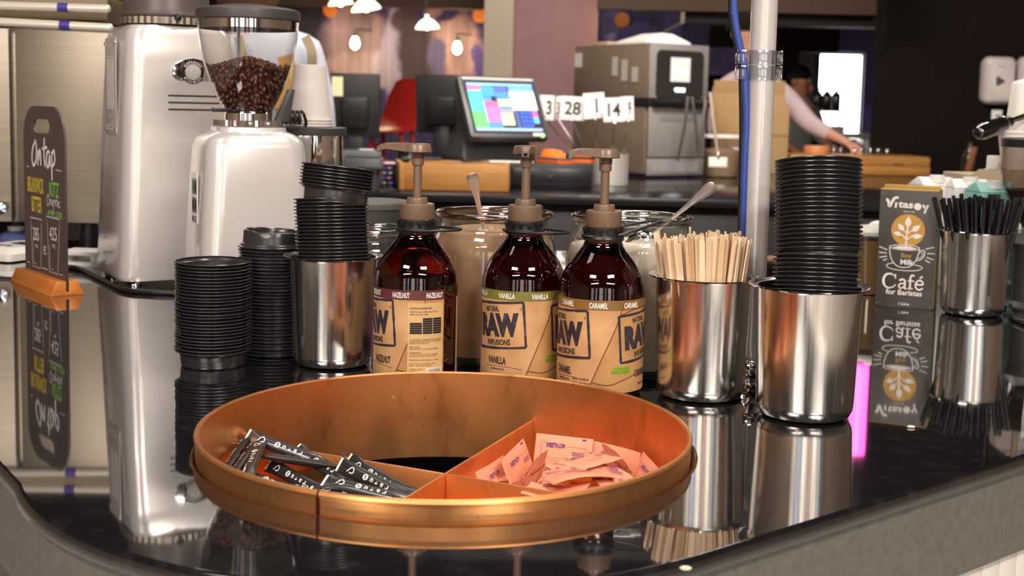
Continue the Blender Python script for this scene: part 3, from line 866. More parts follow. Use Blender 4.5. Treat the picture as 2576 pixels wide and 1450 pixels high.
# ------------------------------------------------------------------ syrup bottles
def weave(name, c1, c2):
    m = bpy.data.materials.new(name); m.use_nodes = True
    nt = m.node_tree; L = nt.links; b = nt.nodes['Principled BSDF']; b.inputs['Roughness'].default_value = .45
    tc = nt.nodes.new('ShaderNodeTexCoord'); sx = nt.nodes.new('ShaderNodeSeparateXYZ'); L.new(tc.outputs['Object'], sx.inputs[0])
    at = nt.nodes.new('ShaderNodeMath'); at.operation = 'ARCTAN2'; L.new(sx.outputs[0], at.inputs[0]); L.new(sx.outputs[1], at.inputs[1])
    def sn(src, k):
        a = nt.nodes.new('ShaderNodeMath'); a.operation = 'MULTIPLY'; a.inputs[1].default_value = k; L.new(src, a.inputs[0])
        s = nt.nodes.new('ShaderNodeMath'); s.operation = 'SINE'; L.new(a.outputs[0], s.inputs[0]); return s.outputs[0]
    mu = nt.nodes.new('ShaderNodeMath'); mu.operation = 'MULTIPLY'; L.new(sn(at.outputs[0], 150), mu.inputs[0]); L.new(sn(sx.outputs[2], 3000), mu.inputs[1])
    nz = nt.nodes.new('ShaderNodeTexNoise'); nz.inputs['Scale'].default_value = 26; nz.inputs['Detail'].default_value = 6; L.new(tc.outputs['Object'], nz.inputs['Vector'])
    ma = nt.nodes.new('ShaderNodeMath'); ma.operation = 'MULTIPLY_ADD'; ma.inputs[1].default_value = .13; L.new(mu.outputs[0], ma.inputs[0]); L.new(nz.outputs['Fac'], ma.inputs[2])
    rp = nt.nodes.new('ShaderNodeValToRGB'); rp.color_ramp.elements[0].position, rp.color_ramp.elements[1].position = .25, .75
    rp.color_ramp.elements[0].color, rp.color_ramp.elements[1].color = (*c1, 1), (*c2, 1)
    L.new(ma.outputs[0], rp.inputs[0]); L.new(rp.outputs[0], b.inputs['Base Color'])
    return m
sack1 = weave('sackcloth_label', (.43, .225, .095), (.66, .40, .185))
sack2 = weave('sackcloth_label_golden', (.37, .185, .062), (.54, .30, .115))
seam_m = mat('label_seam_brown', (.16, .045, .02), .6)
raw_ink = mat('label_black_ink', (.025, .02, .03), .6, noise=((170, 170, 170), (.10, .07, .06), .60, .75, 4))
BR = .0479
def bottle(px, Y, a0, flavour, band, label, nozzle, seed, gap=None, panel=False):
    t = thing('syrup_bottle', label, 'syrup bottle', (W(px, 900, Y).x, Y, 0), group='amber syrup bottles with pumps')
    body = [(0, .003), (.030, .002), (.043, 0), (.0465, .002), (BR, .007), (BR, .112), (.0476, .120), (.0455, .129), (.041, .139), (.034, .149), (.027, .1575), (.0225, .164), (.0208, .169), (.0204, .184), (.0, .184)]
    MB().lathe(body, 72).build('glass_body', amber, t, smooth=50)
    cen = math.degrees(math.atan2(t.location.x, Y))     # turn of the bottle face towards the lens
    def P(a, z): return (BR * R_(a), z)
    lb = MB(); lo_, hi_ = (-180, 180) if not gap else (gap[1] - 360, gap[0])
    lb.poly([P(lo_, .0075), P(hi_, .0075), P(hi_, .0985), P(lo_, .0985)])
    lab = lb.wrap(BR + .0004, .004).build('label', sack1, t, smooth=60)
    def on(name, q, m, h): return q.wrap(BR + .0004 + h, .0025).build(name, m, lab, smooth=0)
    q = MB().poly([P(lo_, .0985), P(hi_, .0985), P(hi_, .1095), P(lo_, .1095)])
    on('flavour_band', q, mat('band_' + flavour.lower(), band, .45, noise=((60, 60, 60), tuple(v*.72 for v in band), .35, .7, 4)), .00005)
    # golden second sack beyond the diagonal seam
    e_ = min(a0 + 130, hi_)
    on('second_sack', MB().poly([P(a0 + 46, .0985), P(e_, .0985), P(e_, .0075), P(a0 + 1, .0075)]), sack2, .0001)
    sl = MB()
    sl.stroke([P(a0 + 48, .1092), P(a0 + 36, .08), P(a0 + 18, .045), P(a0 + 0, .0080)], .0013)
    if not panel:
        sl.stroke(curve([P(a0 + 43, .0935), P(a0 + 60, .098), P(a0 + 90, .1015)], 6), .0013)
    sl.stroke(curve([P(a0 + 6, .019), P(a0 + 28, .0165), P(a0 + 50, .022), P(a0 + 84, .030)], 6), .0013)
    sl.stroke(curve([P(a0 - 60, .022), P(a0 - 25, .023), P(a0 - 2, .0205)], 6), .0006)
    on('seam_lines', sl, seam_m, .00015)
    for ac in (a0 - 41, a0 + 83):
        if gap and gap[0] - 30 < ac < gap[1] + 30: continue
        k = MB()
        rot = R_(4.5); c_, s_ = cos(rot), sin(rot); ox, oz = BR*R_(ac), .0692
        Mx = Matrix(((c_, -s_, 0, ox), (s_, c_, 0, oz), (0, 0, 1, 0), (0, 0, 0, 1)))
        w, h = .0690, .0515
        rn = random.Random(seed)
        for (x0, y0, x1, y1) in ((-w/2, h/2, w/2, h/2), (w/2, h/2, w/2, -h/2), (w/2, -h/2, -w/2, -h/2), (-w/2, -h/2, -w/2, h/2)):
            pts = [(x0 + (x1-x0)*i/12, y0 + (y1-y0)*i/12) for i in range(13)]
            k.stroke(pts, [.0028 + rn.uniform(-.0006, .0005) for _ in pts], Mx)
        k.text('NATURAL', -.006, .0188, .0215, .0064, Mx, bold=.03)
        k.text('RAW', .000, .0004, .057, .0272, Mx, bold=.075)
        k.text('INFUSIONS', .001, -.0192, .0315, .0066, Mx, bold=.03)
        k.lathe([(.0012, 0), (.0008, 0)], 12, Mx @ Matrix.Translation((.031, .018, 0)))
        on('logo_print', k, raw_ink, .0003)
    k = MB()
    if panel:
        k.text(flavour, BR*R_(a0 - 20), .029, .026, .0085, bold=.03)
    else:
        k.text(flavour, BR*R_(a0 - 40), .0295, .0255, .0085, bold=.03)
        k.text('PREMIUM SYRUP', BR*R_(a0 - 38), .0195, .018, .0020, bold=.02)
        k.text(flavour, BR*R_(a0 + 84), .0275, .0270, .0085, bold=.03)
        k.text('PREMIUM SYRUP', BR*R_(a0 + 88), .0150, .018, .0020, bold=.02)
    on('flavour_print', k, raw_ink, .0003)
    wv = MB()
    for i in range(-3, 5):
        a = a0 + {'HAZELNUT': 10, 'VANILLA': -26, 'CARAMEL': 12}[flavour] + i * 47
        if lo_ + 12 < a < hi_ - 10: wv.text(flavour, BR*R_(a), .1038, .0205, .0062, bold=.025)
    on('band_lettering', wv, ink_white, .0003)
    if not panel:
        g = MB().poly([P(a0 + 31, .029), P(a0 + 60, .0275), P(a0 + 60, .0365), P(a0 + 31, .0375)])
        on('origin_badge', g, mat('lime_badge', (.30, .36, .03), .5), .00035)
        g = MB().text('AUSTRALIAN', BR*R_(a0 + 46), .0345, .020, .0028, bold=.02).text('MADE & OWNED', BR*R_(a0 + 45), .0308, .022, .0028, bold=.02)
        on('badge_lettering', g, mat('badge_ink', (.16, .19, .02), .6), .0005)
    if flavour == 'CARAMEL':
        g = MB().text('(B):17354', BR*R_(-30), .0215, .0200, .0036, bold=.0).text('BEST BEFORE', BR*R_(-30), .0165, .0220, .0036).text('20 DEC 19', BR*R_(-28), .0115, .0220, .0040)
        on('date_code', g, ink_black, .0004)
    if panel:
        g = MB().poly([P(-6, .010), P(44, .010), P(44, .0955), P(-6, .0955)])
        on('nutrition_panel', g, weave('panel_sack', (.56, .36, .14), (.68, .46, .22)), .00022)
        g = MB(); xl = BR*R_(-3)
        g.text('NUTRITION INFORMATION', xl + .0125, .0895, .025, .0020, bold=.02)
        for i, wd_ in enumerate((.032, .021)): g.text('SERVINGS PER BOTTLE'[:19 - 6*i], xl + wd_/2, .0855 - .003*i, wd_, .0019)
        for r_ in range(7):
            for c_ in range(3):
                if r_ < 2 and c_ == 0: continue
                x_ = xl + (.000, .0145, .0265)[c_]; w_ = (.0135, .0112, .0105)[c_]
                g.poly([(x_, .0755 - .0026*r_ + .003), (x_ + w_, .0755 - .0026*r_ + .003), (x_ + w_, .0755 - .0026*r_ + .0007), (x_, .0755 - .0026*r_ + .0007)])
        zz = .054
        for s_, w_ in (('ALL VALUES ARE CONSIDERED AVERAGES UNLESS', .037), ('OTHERWISE INDICATED. MAY CONTAIN', .035), ('PEANUTS AND TREE NUTS', .022), ('', 0), ('DIRECTIONS:', .012), ('ADD ONE SHOT TO COFFEE OR DESSERT', .033), ('', 0),
                       ('INGREDIENTS:', .013), ('AUSTRALIAN RAW SUGAR, PURIFIED', .033), ('WATER, NATURAL FLAVOURING', .031), ('', 0), ('ORDERS AND RECALL INFO', .034), ('', 0), ('ACTIV SOUTH COAST PTY', .030), ('NSW 2539 AUSTRALIA', .026), ('', 0), ('COUNTRY ORIGIN', .015), ('AUSTRALIA', .010), ('', 0), ('STORE IN COOL', .014), ('DRY PLACE', .010)):
            if s_: g.text(s_, xl + w_/2, zz, w_, .0015)
            zz -= .0021
        on('nutrition_print', g, ink_black, .0004)
        g = MB().poly([(xl + .0195, .0105), (xl + .0375, .0105), (xl + .0375, .0215), (xl + .0195, .0215)])
        on('barcode_patch', g, ink_white, .00035)
        g = MB(); rn = random.Random(4); x_ = xl + .021
        while x_ < xl + .036:
            w_ = rn.choice((.0003, .0005, .0008)); g.poly([(x_, .0112), (x_ + w_, .0112), (x_ + w_, .0208), (x_, .0208)]); x_ += w_ + rn.choice((.0004, .0006, .0008))
        on('barcode_bars', g, ink_black, .0005)
    # neck sleeve, carry ring, cap and pump
    MB().lathe([(.0206, .170), (.0228, .1705), (.0232, .173), (.0222, .175), (.0215, .181), (.0225, .1835), (.0222, .1855), (.0205, .1855)], 40).build('neck_sleeve', black_pl, t)
    cl = MB()
    for i in range(14):
        a = 2*pi*i/14
        cl.box((0, 0, 0), (.0012, .0045, .010), Matrix.Translation((.0222*cos(a), .0222*sin(a), .1785)) @ Matrix.Rotation(a, 4, 'Z') @ Matrix.Rotation(.35, 4, 'Y'))
    cl.build('sleeve_ribs', black_pl, t)
    rg = MB()
    th, rx, ry, up, dz = nozzle['ring']
    pts = []
    for i in range(40):
        a = 2*pi*i/40
        xx = rx * (cos(a) + .98) - .0235; yy = ry * sin(a) * (1 - .25*max(0, cos(a)))
        pts.append(Matrix.Rotation(th, 3, 'Z') @ V((xx, yy, .174 + dz + up * max(0, xx) )))
    rg.tube(pts, .0024, 8, closed=True, flat=.7)
    rg.build('carry_ring', black_pl, t)
    cap = MB(); secs = []
    n = 80
    for r, z in ((.0196, .1856), (.0199, .1862), (.0199, .2020), (.0190, .2035)):
        secs.append([((r - (.0003 if i % 2 else 0))*cos(2*pi*i/n), (r - (.0003 if i % 2 else 0))*sin(2*pi*i/n), z) for i in range(n)])
    cap.loft(secs).build('screw_cap', brown_pl, t, smooth=30)
    MB().lathe([(.0120, .203), (.0118, .2085), (.0112, .2100), (.0065, .2104), (.0062, .209), (.0, .209)], 32).build('collar', brown_pl, t)
    MB().cyl((0, 0, .2085), (0, 0, .262), .0050, n=20).build('stem', brown_pl, t)
    sp_ = MB().lathe([(.0066, .247), (.0070, .2485), (.0070, .2545), (.0060, .2555)], 24)
    sp_.tube([(.0072*cos(a), .0072*sin(a), .2555 + .0075*a/(8*pi)) for a in [8*pi*i/64 for i in range(65)]], .0007, 5)
    sp_.build('spring_guide', brown_pl, t)
    hd = MB(); rot = Matrix.Rotation(nozzle['dir'], 4, 'Z')
    hd.lathe([(0, .2615), (.0150, .2615), (.0160, .2625), (.0146, .2700), (.0135, .2715), (0, .2722)], 32)
    secs = []
    for (xx, hw, z0, z1) in ((.0, .0125, .262, .2719), (.014, .0105, .2625, .2720), (.026, .0075, .2638, .2722), (.036, .0058, .2648, .2718), (.043, .0048, .2630, .2700), (.0475, .0038, .2605, .2670)):
        secs.append([(xx, y, z) for y, z in ((-hw, z0), (-hw*.9, z1 - .001), (-hw*.5, z1), (hw*.5, z1), (hw*.9, z1 - .001), (hw, z0))])
    hd.loft(secs, rot)
    hd.build('pump_head', brown_pl, t, smooth=40)
    MB().cyl(rot @ V((.0472, 0, .2635)), rot @ V((.0485, 0, .2625)), .0022, n=12).build('spout', black_pl, t)
    return t
B1 = bottle(1044, 1.405, -26, 'HAZELNUT', (.13, .030, .028), 'amber hazelnut syrup bottle with maroon band and nutrition panel', dict(dir=pi - .15, ring=(R_(-8), .0375, .026, .02, 0)), 1, gap=(46, 74), panel=True)
B2 = bottle(1313, 1.414, 2, 'VANILLA', (.20, .19, .035), 'amber vanilla syrup bottle with olive green band, middle of the three', dict(dir=R_(-92), ring=(R_(-4), .0380, .027, -.02, 0)), 2)
B3 = bottle(1509, 1.362, -20, 'CARAMEL', (.26, .135, .03), 'amber caramel syrup bottle with golden brown band, nearest the sticks', dict(dir=R_(205), ring=(R_(22), .047, .020, .22, .002)), 3)

# ------------------------------------------------------------------ powder jars and spoons
def jar(px, Y, r, h, fill, m, label, cat='jar', lip=None):
    t = thing('glass_jar', label, cat, (W(px, 700, Y).x, Y, 0), group='glass jars behind the bottles')
    p = [(0, .004), (r*.90, .003), (r*.96, 0), (r*1.0, .006), (r, h*.72), (r*.985, h*.80), (r*.90, h*.865), (r*.855, h*.90), (r*.85, h*.935), (r*.90, h*.965), (r*.905, h*.985), (r*.885, h), (r*.86, h*.995), (r*.82, h*.96), (r*.80, h*.90)]
    MB().lathe(p, 72).build('glass', glass_jar, t, smooth=60)
    MB().tube([(r*.885*cos(2*pi*i/64), r*.885*sin(2*pi*i/64), h*.975) for i in range(64)], h*.026, 8, closed=True).build('lip', lip or jar_lip, t, smooth=60)
    MB().lathe([(0, .002), (r*.95, .002), (r*.985, .008), (r*.97, .011), (0, .011)], 64).build('base', mat('green_glass_base', (.03, .07, .065), .08, trans=.4), t)
    if m:
        pr = [(0, .0115), (r*.965, .0115)]
        for f in [i/10 for i in range(1, 11)]:
            z = .0115 + (fill - .0115) * f
            rr_ = r*.972 if z < h*.75 else r*.972 - (z - h*.75) / (h*.15) * r*.14
            pr.append((rr_, z))
        pr += [(pr[-1][0]*.7, fill + .004), (0, fill - .002)]
        MB().lathe(pr, 64).build('powder', m, t, smooth=50)
    return t
cocoa = mat('cocoa_powder', (.36, .205, .115), .95, noise=((35, 35, 18), (.46, .29, .175), .3, .7, 6))
sugar = mat('chai_sugar', (.60, .51, .42), .95, noise=((60, 60, 60), (.68, .59, .50), .3, .7, 8))
J1 = jar(1240, 1.54, .079, .186, .160, cocoa, 'wide glass jar of cocoa powder behind the vanilla bottle', lip=jar_lip_dusty)
J2 = jar(1585, 1.487, .079, .189, .152, sugar, 'wide glass jar of pale sugar behind the caramel bottle')
J3 = jar(925, 1.66, .066, .150, .02, mat('sugar_crust', (.42, .31, .22), .9), 'low empty looking glass jar behind the hazelnut bottle')
def spoon(tip, top, label, wmax=.0085):
    A, B = V(tip), V(top)
    d = (B-A); L = d.length; x = d.normalized()
    side = x.cross(V((0, -1, .15))).normalized(); nrm = side.cross(x)
    s = MB(); secs = []
    for u, w, th in ((0, .0028, .0013), (.35, .0026, .0013), (.6, .0036, .0012), (.8, .0062, .0011), (.92, .0082, .0010), (.97, .0072, .0010), (1.0, .0036, .0008)):
        c = A + d*u + nrm * (.006*(u**2))
        secs.append([c + side*(w*cos(a)*wmax/.0085) + nrm*(th*sin(a)) for a in [2*pi*i/12 for i in range(12)]])
    s.loft(secs)
    t = thing('spoon', label, 'spoon')
    s.build('handle', mat('spoon_steel', (.82, .80, .77), .22, .85), t, smooth=50)
    b = MB()
    Mx = frame(A - d.normalized()*.022, x, side)
    b.ball((0, 0, 0), (.024, .0155, .005), 16, 8, Mx)
    b.build('bowl', chrome, t, smooth=60)
spoon(W(1220, 590, 1.555), W(1186, 432, 1.52), 'steel spoon upright in the cocoa jar')
spoon(W(1640, 590, 1.50), W(1800, 462, 1.47), 'steel spoon slanting right out of the sugar jar', .0075)

# ------------------------------------------------------------------ pole with cables and clear clips
pc = V((.2775, 1.40, 0))
pole = thing('support_pole', 'white metal pole rising from the counter beside the lid tower', 'pole', pc)
pole_m = mat('white_satin_pole', (.60, .58, .57), .26, .25, coat=.4)
MB().cyl((0, 0, 0), (0, 0, 2.4), .0148, n=32).build('tube', pole_m, pole)
ft = MB().box((-.002, -.012, .006), (.040, .050, .012)).box((-.002, -.016, .020), (.030, .030, .016)).cyl((-.012, -.034, .032), (.010, -.034, .032), .006, n=14)
ft.build('foot_clamp', chrome, pole, bevel=.0015)
for k, dz in enumerate((0, -.0172)):
    z0 = W(1905, 145, 1.40).z + dz
    cp = MB()
    cp.lathe([(.0152, z0 - .008), (.0176, z0 - .008), (.0176, z0 + .008), (.0152, z0 + .008), (.0152, z0 - .008)], 24, a0=-60, a1=330)
    cp.box((-.0245, -.004, z0), (.0115, .014, .0158))
    cp.box((.0190, -.004, z0), (.0045, .013, .0158))
    cp.build('cable_clip', clear_pl, pole, bevel=.0008, smooth=30)
def cable(pts, r, m, label, cat='cable'):
    o = MB().tube(curve(pts, 8), r, 8).build('cable', m, smooth=60)
    return tag(o, label, cat)
cable([W(x, y, 1.395) for x, y in ((1842, -2600), (1843, -900), (1846, -60), (1848, 40), (1860, 110), (1871, 160), (1874, 210), (1878, 300), (1873, 430), (1870, 570), (1868, 700), (1872, 985))], .0042, mat('blue_cable', (.035, .07, .30), .4), 'blue cable running down beside the white pole')
cable([W(x, y, 1.402) for x, y in ((1834, -2600), (1835, -900), (1838, -60), (1840, 40), (1853, 120), (1863, 170), (1865, 230), (1866, 330), (1864, 450), (1862, 570), (1861, 700), (1864, 985))], .0030, black_pl, 'black cable beside the blue one along the pole')

# ------------------------------------------------------------------ tap list board in its wooden foot
Ac, Cc = V(G(125, 748)), V(G(24, 708.6))
ux = (Ac - Cc).normalized(); uy = V((-ux.y, ux.x, 0)); Lb = (Ac - Cc).length
if uy.y < 0: uy = -uy
wdt = .056
o0 = (Ac + Cc)/2 + uy*wdt/2
Bm_ = Matrix(((ux.x, uy.x, 0, o0.x), (ux.y, uy.y, 0, o0.y), (0, 0, 1, 0), (0, 0, 0, 1)))
bd_ = thing('tap_list_board', 'dark menu board reading On Tap in an orange wooden foot', 'menu board')
bd_.matrix_world = Bm_
ft = MB()
tp = [(-wdt/2, 0), (wdt/2, 0), (wdt/2 - .011, .0235), (.0030, .0235), (.0030, .006), (-.0016, .006), (-.0016, .0235), (-wdt/2 + .011, .0235)]
Mf = Matrix(((0, 0, 1, -Lb/2), (1, 0, 0, 0), (0, 1, 0, 0), (0, 0, 0, 1)))
ft.prism(tp, 0, Lb, Mf)
ft.build('wooden_foot', wood_orange, bd_, bevel=.0012)
hb = .300
# local board plane: x along board, y up; seen face looks to -uy
Bp = Matrix(((1, 0, 0, 0), (0, 0, -1, -.0012), (0, 1, 0, 0), (0, 0, 0, 1)))
def board_outline():
    w2 = Lb/2 - .001; r = .055; pts = [(-w2, .0065), (w2, .0065), (w2, hb - r)]
    pts += [(w2 - r + r*cos(R_(a)), hb - r + r*sin(R_(a))) for a in range(15, 91, 15)]
    pts += [(-w2 + r + r*cos(R_(a)), hb - r + r*sin(R_(a))) for a in range(90, 181, 15)]
    return pts
cu = bpy.data.curves.new('b', 'CURVE'); cu.dimensions = '2D'; cu.fill_mode = 'BOTH'; cu.extrude = .0018
hole = [(.02 + .040*cos(2*pi*i/24)*(1 if abs(cos(2*pi*i/24)) < .6 else 1), hb - .033 + .0115*max(-1, min(1, 1.5*sin(2*pi*i/24)))) for i in range(24)]
hole = [(-.008 + x - .02, y) for x, y in hole]
for lp_ in (board_outline(), hole):
    s_ = cu.splines.new('POLY'); s_.points.add(len(lp_) - 1); s_.use_cyclic_u = True
    for p, q in zip(s_.points, lp_): p.co = (q[0], q[1], 0, 1)
ob = bpy.data.objects.new('b', cu); COL.objects.link(ob)
me = bpy.data.meshes.new_from_object(ob.evaluated_get(bpy.context.evaluated_depsgraph_get())); bpy.data.objects.remove(ob)
me.materials.clear(); me.materials.append(mat('chalkboard_brown', (.085, .064, .058), .40))
brd = bpy.data.objects.new('board', me); COL.objects.link(brd); brd.parent = bd_
brd.matrix_local = Bp @ Matrix.Translation((0, 0, -.0018))
def bpr(name, q, m): q.build(name, m, brd, smooth=0, M=Matrix.Translation((0, 0, .0021)))
ink_y = mat('yellow_chalk', (.72, .56, .05), .7); ink_g = mat('green_chalk', (.22, .55, .10), .7); ink_w = mat('white_chalk', (.78, .75, .72), .7)
q = MB()
def sc_(pts, ox, oy, k): return [(ox + x*k, oy + y*k) for x, y in pts]
k_ = .042
for pts in ([(.55, 1.0), (.2, .75), (.05, .3), (.22, .02), (.5, .2), (.62, .7), (.5, 1.0), (.38, .9)], [(.72, .05), (.80, .62), (.86, .3), (.98, .66), (1.08, .5), (1.1, .05)],
            [(1.55, 1.15), (1.5, .5), (1.58, .02)], [(1.3, .72), (1.85, .80)], [(2.12, .62), (1.85, .6), (1.75, .2), (1.95, .03), (2.12, .5), (2.15, .05)], [(2.35, .65), (2.36, -.45)], [(2.35, .5), (2.62, .7), (2.7, .3), (2.42, .08)]):
    q.stroke(curve([(*p, 0) for p in sc_(pts, -.058, .200, k_)], 6), .0052)
bpr('title_lettering', q, ink_w); q = MB()
q.stroke([(-.085, .198), (-.072, .197)], .0012); q.stroke([(.06, .199), (.086, .198)], .0012)
for pts in ([(.3, .8), (.0, .5), (.15, .05), (.5, .3), (.3, .8)], [(.65, .5), (.68, .1), (.72, .45), (.85, .5)], [(1.2, .45), (.95, .4), (1.0, .1), (1.2, .4), (1.2, -.35), (1.0, -.3)], [(1.3, .3), (1.5, .5), (1.55, .1), (1.5, .45)], [(1.68, .1), (1.72, .5), (1.9, .45), (1.92, .08)], [(2.05, .5), (2.06, .1)], [(2.4, .45), (2.2, .3), (2.25, .08), (2.45, .12)]):
    q.stroke(curve([(*p, 0) for p in sc_(pts, .014, .137, .026)], 4), .0016)
bpr('script_lettering', q, ink_w); q = MB()
def glass_out(x0, x1, xb0, xb1, y0, y1):
    q = MB()
    q.stroke([(x0, y1), (x1, y1), (x1 - .002, y0 + .07), (xb1, y0), (xb0, y0), (x0 + .004, y0 + .07)], .0014, closed=True)
    q.stroke([(xb0 + .004, y0 + .045), (xb0 + .003, y0 + .006), (xb0 + .018, y0 + .005)], .0010)
    bpr('glass_drawing', q, ink_w)
glass_out(-.070, -.012, -.060, -.020, .030, .112); glass_out(.012, .073, .022, .062, .030, .120)
for tx_, x_, y_, w_, h_ in (('285', -.042, .086, .030, .022), ('425', .042, .094, .034, .022), ('ML', -.038, .066, .014, .006), ('ML', .046, .074, .014, .006), ('or', .001, .065, .015, .010)):
    bpr('size_lettering', MB().text(tx_, x_, y_, w_, h_), ink_w)
for st in ([(-.008, .057), (.010, .0575)], [(-.088, .034), (-.076, .034)], [(-.014, .032), (.014, .032)], [(.070, .031), (.084, .031)]):
    bpr('chalk_dash', MB().stroke(st, .0012), ink_w)

bpr('yellow_lettering', MB().text('BRUNSWICK', -.040, .168, .080, .026, bold=.015).text('BITTER', -.036, .136, .050, .026, bold=.015), ink_y)
bpr('green_lettering', MB().text('KITZ', .050, .166, .044, .024, bold=.015).text('APPLE CIDER', .052, .1265, .070, .010, bold=.01), ink_g)

# ------------------------------------------------------------------ coffee grinders
slot_m = mat('slot_black', (.006, .006, .006), .7)
def secs_rr(tbl, r=.03, n=5):
    return [[(x + ox, y + oy, z) for x, y in rrect(w, d, min(r, w/2.2, d/2.2), n)] for (w, d, ox, oy, z) in tbl]
g1p = V((W(428, 715, 2.16).x, 2.16, 0))
g1 = thing('coffee_grinder', 'tall pearl silver coffee grinder with oval badge, beside the menu board', 'coffee grinder', g1p, (0, 0, R_(32)))
tbl = [(.212, .195, 0, 0, .012), (.216, .198, 0, 0, .02), (.204, .19, 0, .0, .16), (.196, .182, 0, .0, .28), (.186, .176, 0, .0, .38), (.178, .168, 0, .0, .425), (.160, .150, 0, 0, .438), (.120, .115, 0, 0, .4405)]
MB().loft(secs_rr(tbl, .028, 7)).build('body', silver_paint, g1, smooth=40)
for sx_ in (-1, 1):
    for sy_ in (-1, 1):
        MB().lathe([(0, 0), (.012, 0), (.013, .002), (.013, .011), (.010, .014), (0, .014)], 20).build('foot', chrome, g1, loc=(.082*sx_, .075*sy_, 0))
def face_M(x, z, yoff=0.0):   # front face of the first grinder at height z
    f = (z - .02) / .405
    y = -(.099 + (.084 - .099) * f) - yoff
    return Matrix(((1, 0, 0, x), (0, sin(-.035), -1, y), (0, 1, 0, z), (0, 0, 0, 1)))
Mb = face_M(.014, .362, .0012)
bz = MB()
w_, h_ = .036, .023
ov = [(w_*math.copysign(abs(cos(a))**1.25, cos(a)), h_*math.copysign(abs(sin(a))**.9, sin(a))) for a in [2*pi*i/48 for i in range(48)]]
bz.prism(ov, -.003, .002, Mb); bg = bz.build('badge', chrome, g1, bevel=.0006)
MB().lathe([(.0195, .0022), (.0195, .0030), (.0, .0030)], 40, Mb).build('badge_plate', slot_m, g1)
bi = MB().lathe([(.0135, .0032), (.0135, .0042), (0, .0042)], 36, Mb); bi.build('badge_centre', silver_paint, g1)
bl = MB()
for s_, a_c, sgn in (('ESPRESSO', 90, -1), ('ITALIANO', 270, 1)):
    for i, ch in enumerate(s_):
        a = R_(a_c + sgn*(i - 3.5)*15)
        bl.text(ch, .0166*cos(a), .0166*sin(a), .0028, .0036, Mb @ Matrix.Translation((0, 0, .0034)), bold=.03, rot=a - pi/2 if sgn < 0 else a + pi/2)
bl.stroke(curve([(-.004, .002, 0), (-.001, .007, 0), (.005, .006, 0), (.005, -.002, 0), (.0, -.001, 0), (-.004, .002, 0)], 5), .0006, Mb @ Matrix.Translation((0, 0, .0045)))
bl.stroke(curve([(-.007, -.003, 0), (-.002, -.007, 0), (.005, -.005, 0)], 5), .0006, Mb @ Matrix.Translation((0, 0, .0045)))
bl.build('badge_lettering', ink_w, g1, smooth=0)
for i in range(3):
    Ms = face_M(.016, .322 - .0115*i, .0004)
    MB().box((0, 0, 0), (.088, .0026, .004), Ms).build('vent_slot', slot_m, g1)
# plate on the flank
pl = MB().prism(rrect(.072, .165, .006), 0, .0012, Matrix(((0, 0, -1, -.0985), (-1, 0, 0, 0), (0, 1, .055, .335), (0, 0, 0, 1))))
pl.build('flank_plate', mat('plate_grey', (.55, .51, .48), .35, .3), g1, bevel=.0004)
tx = MB(); Mp = Matrix(((0, 0, -1, -.1003), (-1, 0, 0, 0), (0, 1, .055, .335), (0, 0, 0, 1)))
for i in range(5): tx.box((-.02 + .01*i, .005, 0), (.0016, .085, .0003), Mp)
for yy in (.05, -.03, .012): tx.box((0, yy, 0), (.05, .0016, .0003), Mp)
tx.stroke([(.022*cos(R_(a)), .055 + .014*sin(R_(a))) for a in range(0, 181, 15)], .0012, Mp); tx.stroke([(.022*cos(R_(a)), -.036 - .014*sin(R_(a))) for a in range(0, 181, 15)], .0012, Mp)
tx.text('MAZZER', 0, -.068, .050, .010, Mp, bold=.01)
tx.build('flank_print', ink_w, g1, smooth=0)
for (yy, zz) in ((-.033, .408), (.033, .408), (-.033, .262), (.033, .262)):
    MB().ball((-.1005, yy, zz), (.002, .003, .003), 10, 6).build('rivet', chrome, g1)
# collar and adjusting ring under the missing hopper
MB().lathe([(.060, .4385), (.060, .4545), (.076, .4550), (.077, .458), (.073, .466), (.070, .52), (.05, .53), (0, .53)], 56).build('hopper_base', mat('warm_grey_plastic', (.085, .07, .066), .4), g1, loc=(-.004, 0, 0))
gr = MB(); n = 90; secs = []
for z in (.4415, .4530):
    secs.append([((.0855 - (.0018 if i % 2 else 0))*cos(2*pi*i/n), (.0855 - (.0018 if i % 2 else 0))*sin(2*pi*i/n), z) for i in range(n)])
gr.loft(secs).build('adjusting_ring', panel_steel, g1, smooth=0, loc=(-.004, 0, .0))
MB().ball((-.010, -.087, .452), .0065).build('ring_knob', black_pl, g1)

g2p = V((W(624, 700, 1.90).x, 1.90, 0))
g2 = thing('coffee_grinder', 'pearl silver coffee grinder with clear bean hopper, behind the lid stacks', 'coffee grinder', g2p, (0, 0, R_(26)))
tbl = [(.172, .160, 0, 0, .012), (.176, .164, 0, 0, .02), (.170, .160, 0, 0, .10), (.160, .152, 0, 0, .19), (.152, .146, 0, 0, .245), (.144, .138, 0, 0, .258), (.124, .12, 0, 0, .266), (.106, .104, 0, 0, .270), (.104, .102, 0, 0, .276)]
MB().loft(secs_rr(tbl, .030, 7)).build('body', silver_paint, g2, smooth=40)
for sx_ in (-1, 1):
    for sy_ in (-1, 1):
        MB().lathe([(0, 0), (.012, 0), (.013, .011), (0, .013)], 16).build('foot', chrome, g2, loc=(.065*sx_, .06*sy_, 0))
gr = MB(); secs = []
for z in (.2775, .2865):
    secs.append([((.052 - (.0014 if i % 2 else 0))*cos(2*pi*i/n), (.052 - (.0014 if i % 2 else 0))*sin(2*pi*i/n), z) for i in range(n)])
gr.loft(secs).build('adjusting_ring', chrome, g2, smooth=0)
MB().lathe([(.036, .2865), (.036, .297), (.0375, .299), (0, .299)], 40).build('throat', chrome, g2)
for a in (-100, -68): MB().ball((.052*cos(R_(a)), .052*sin(R_(a)), .282), .0022, 8, 6).build('ring_screw', chrome, g2)
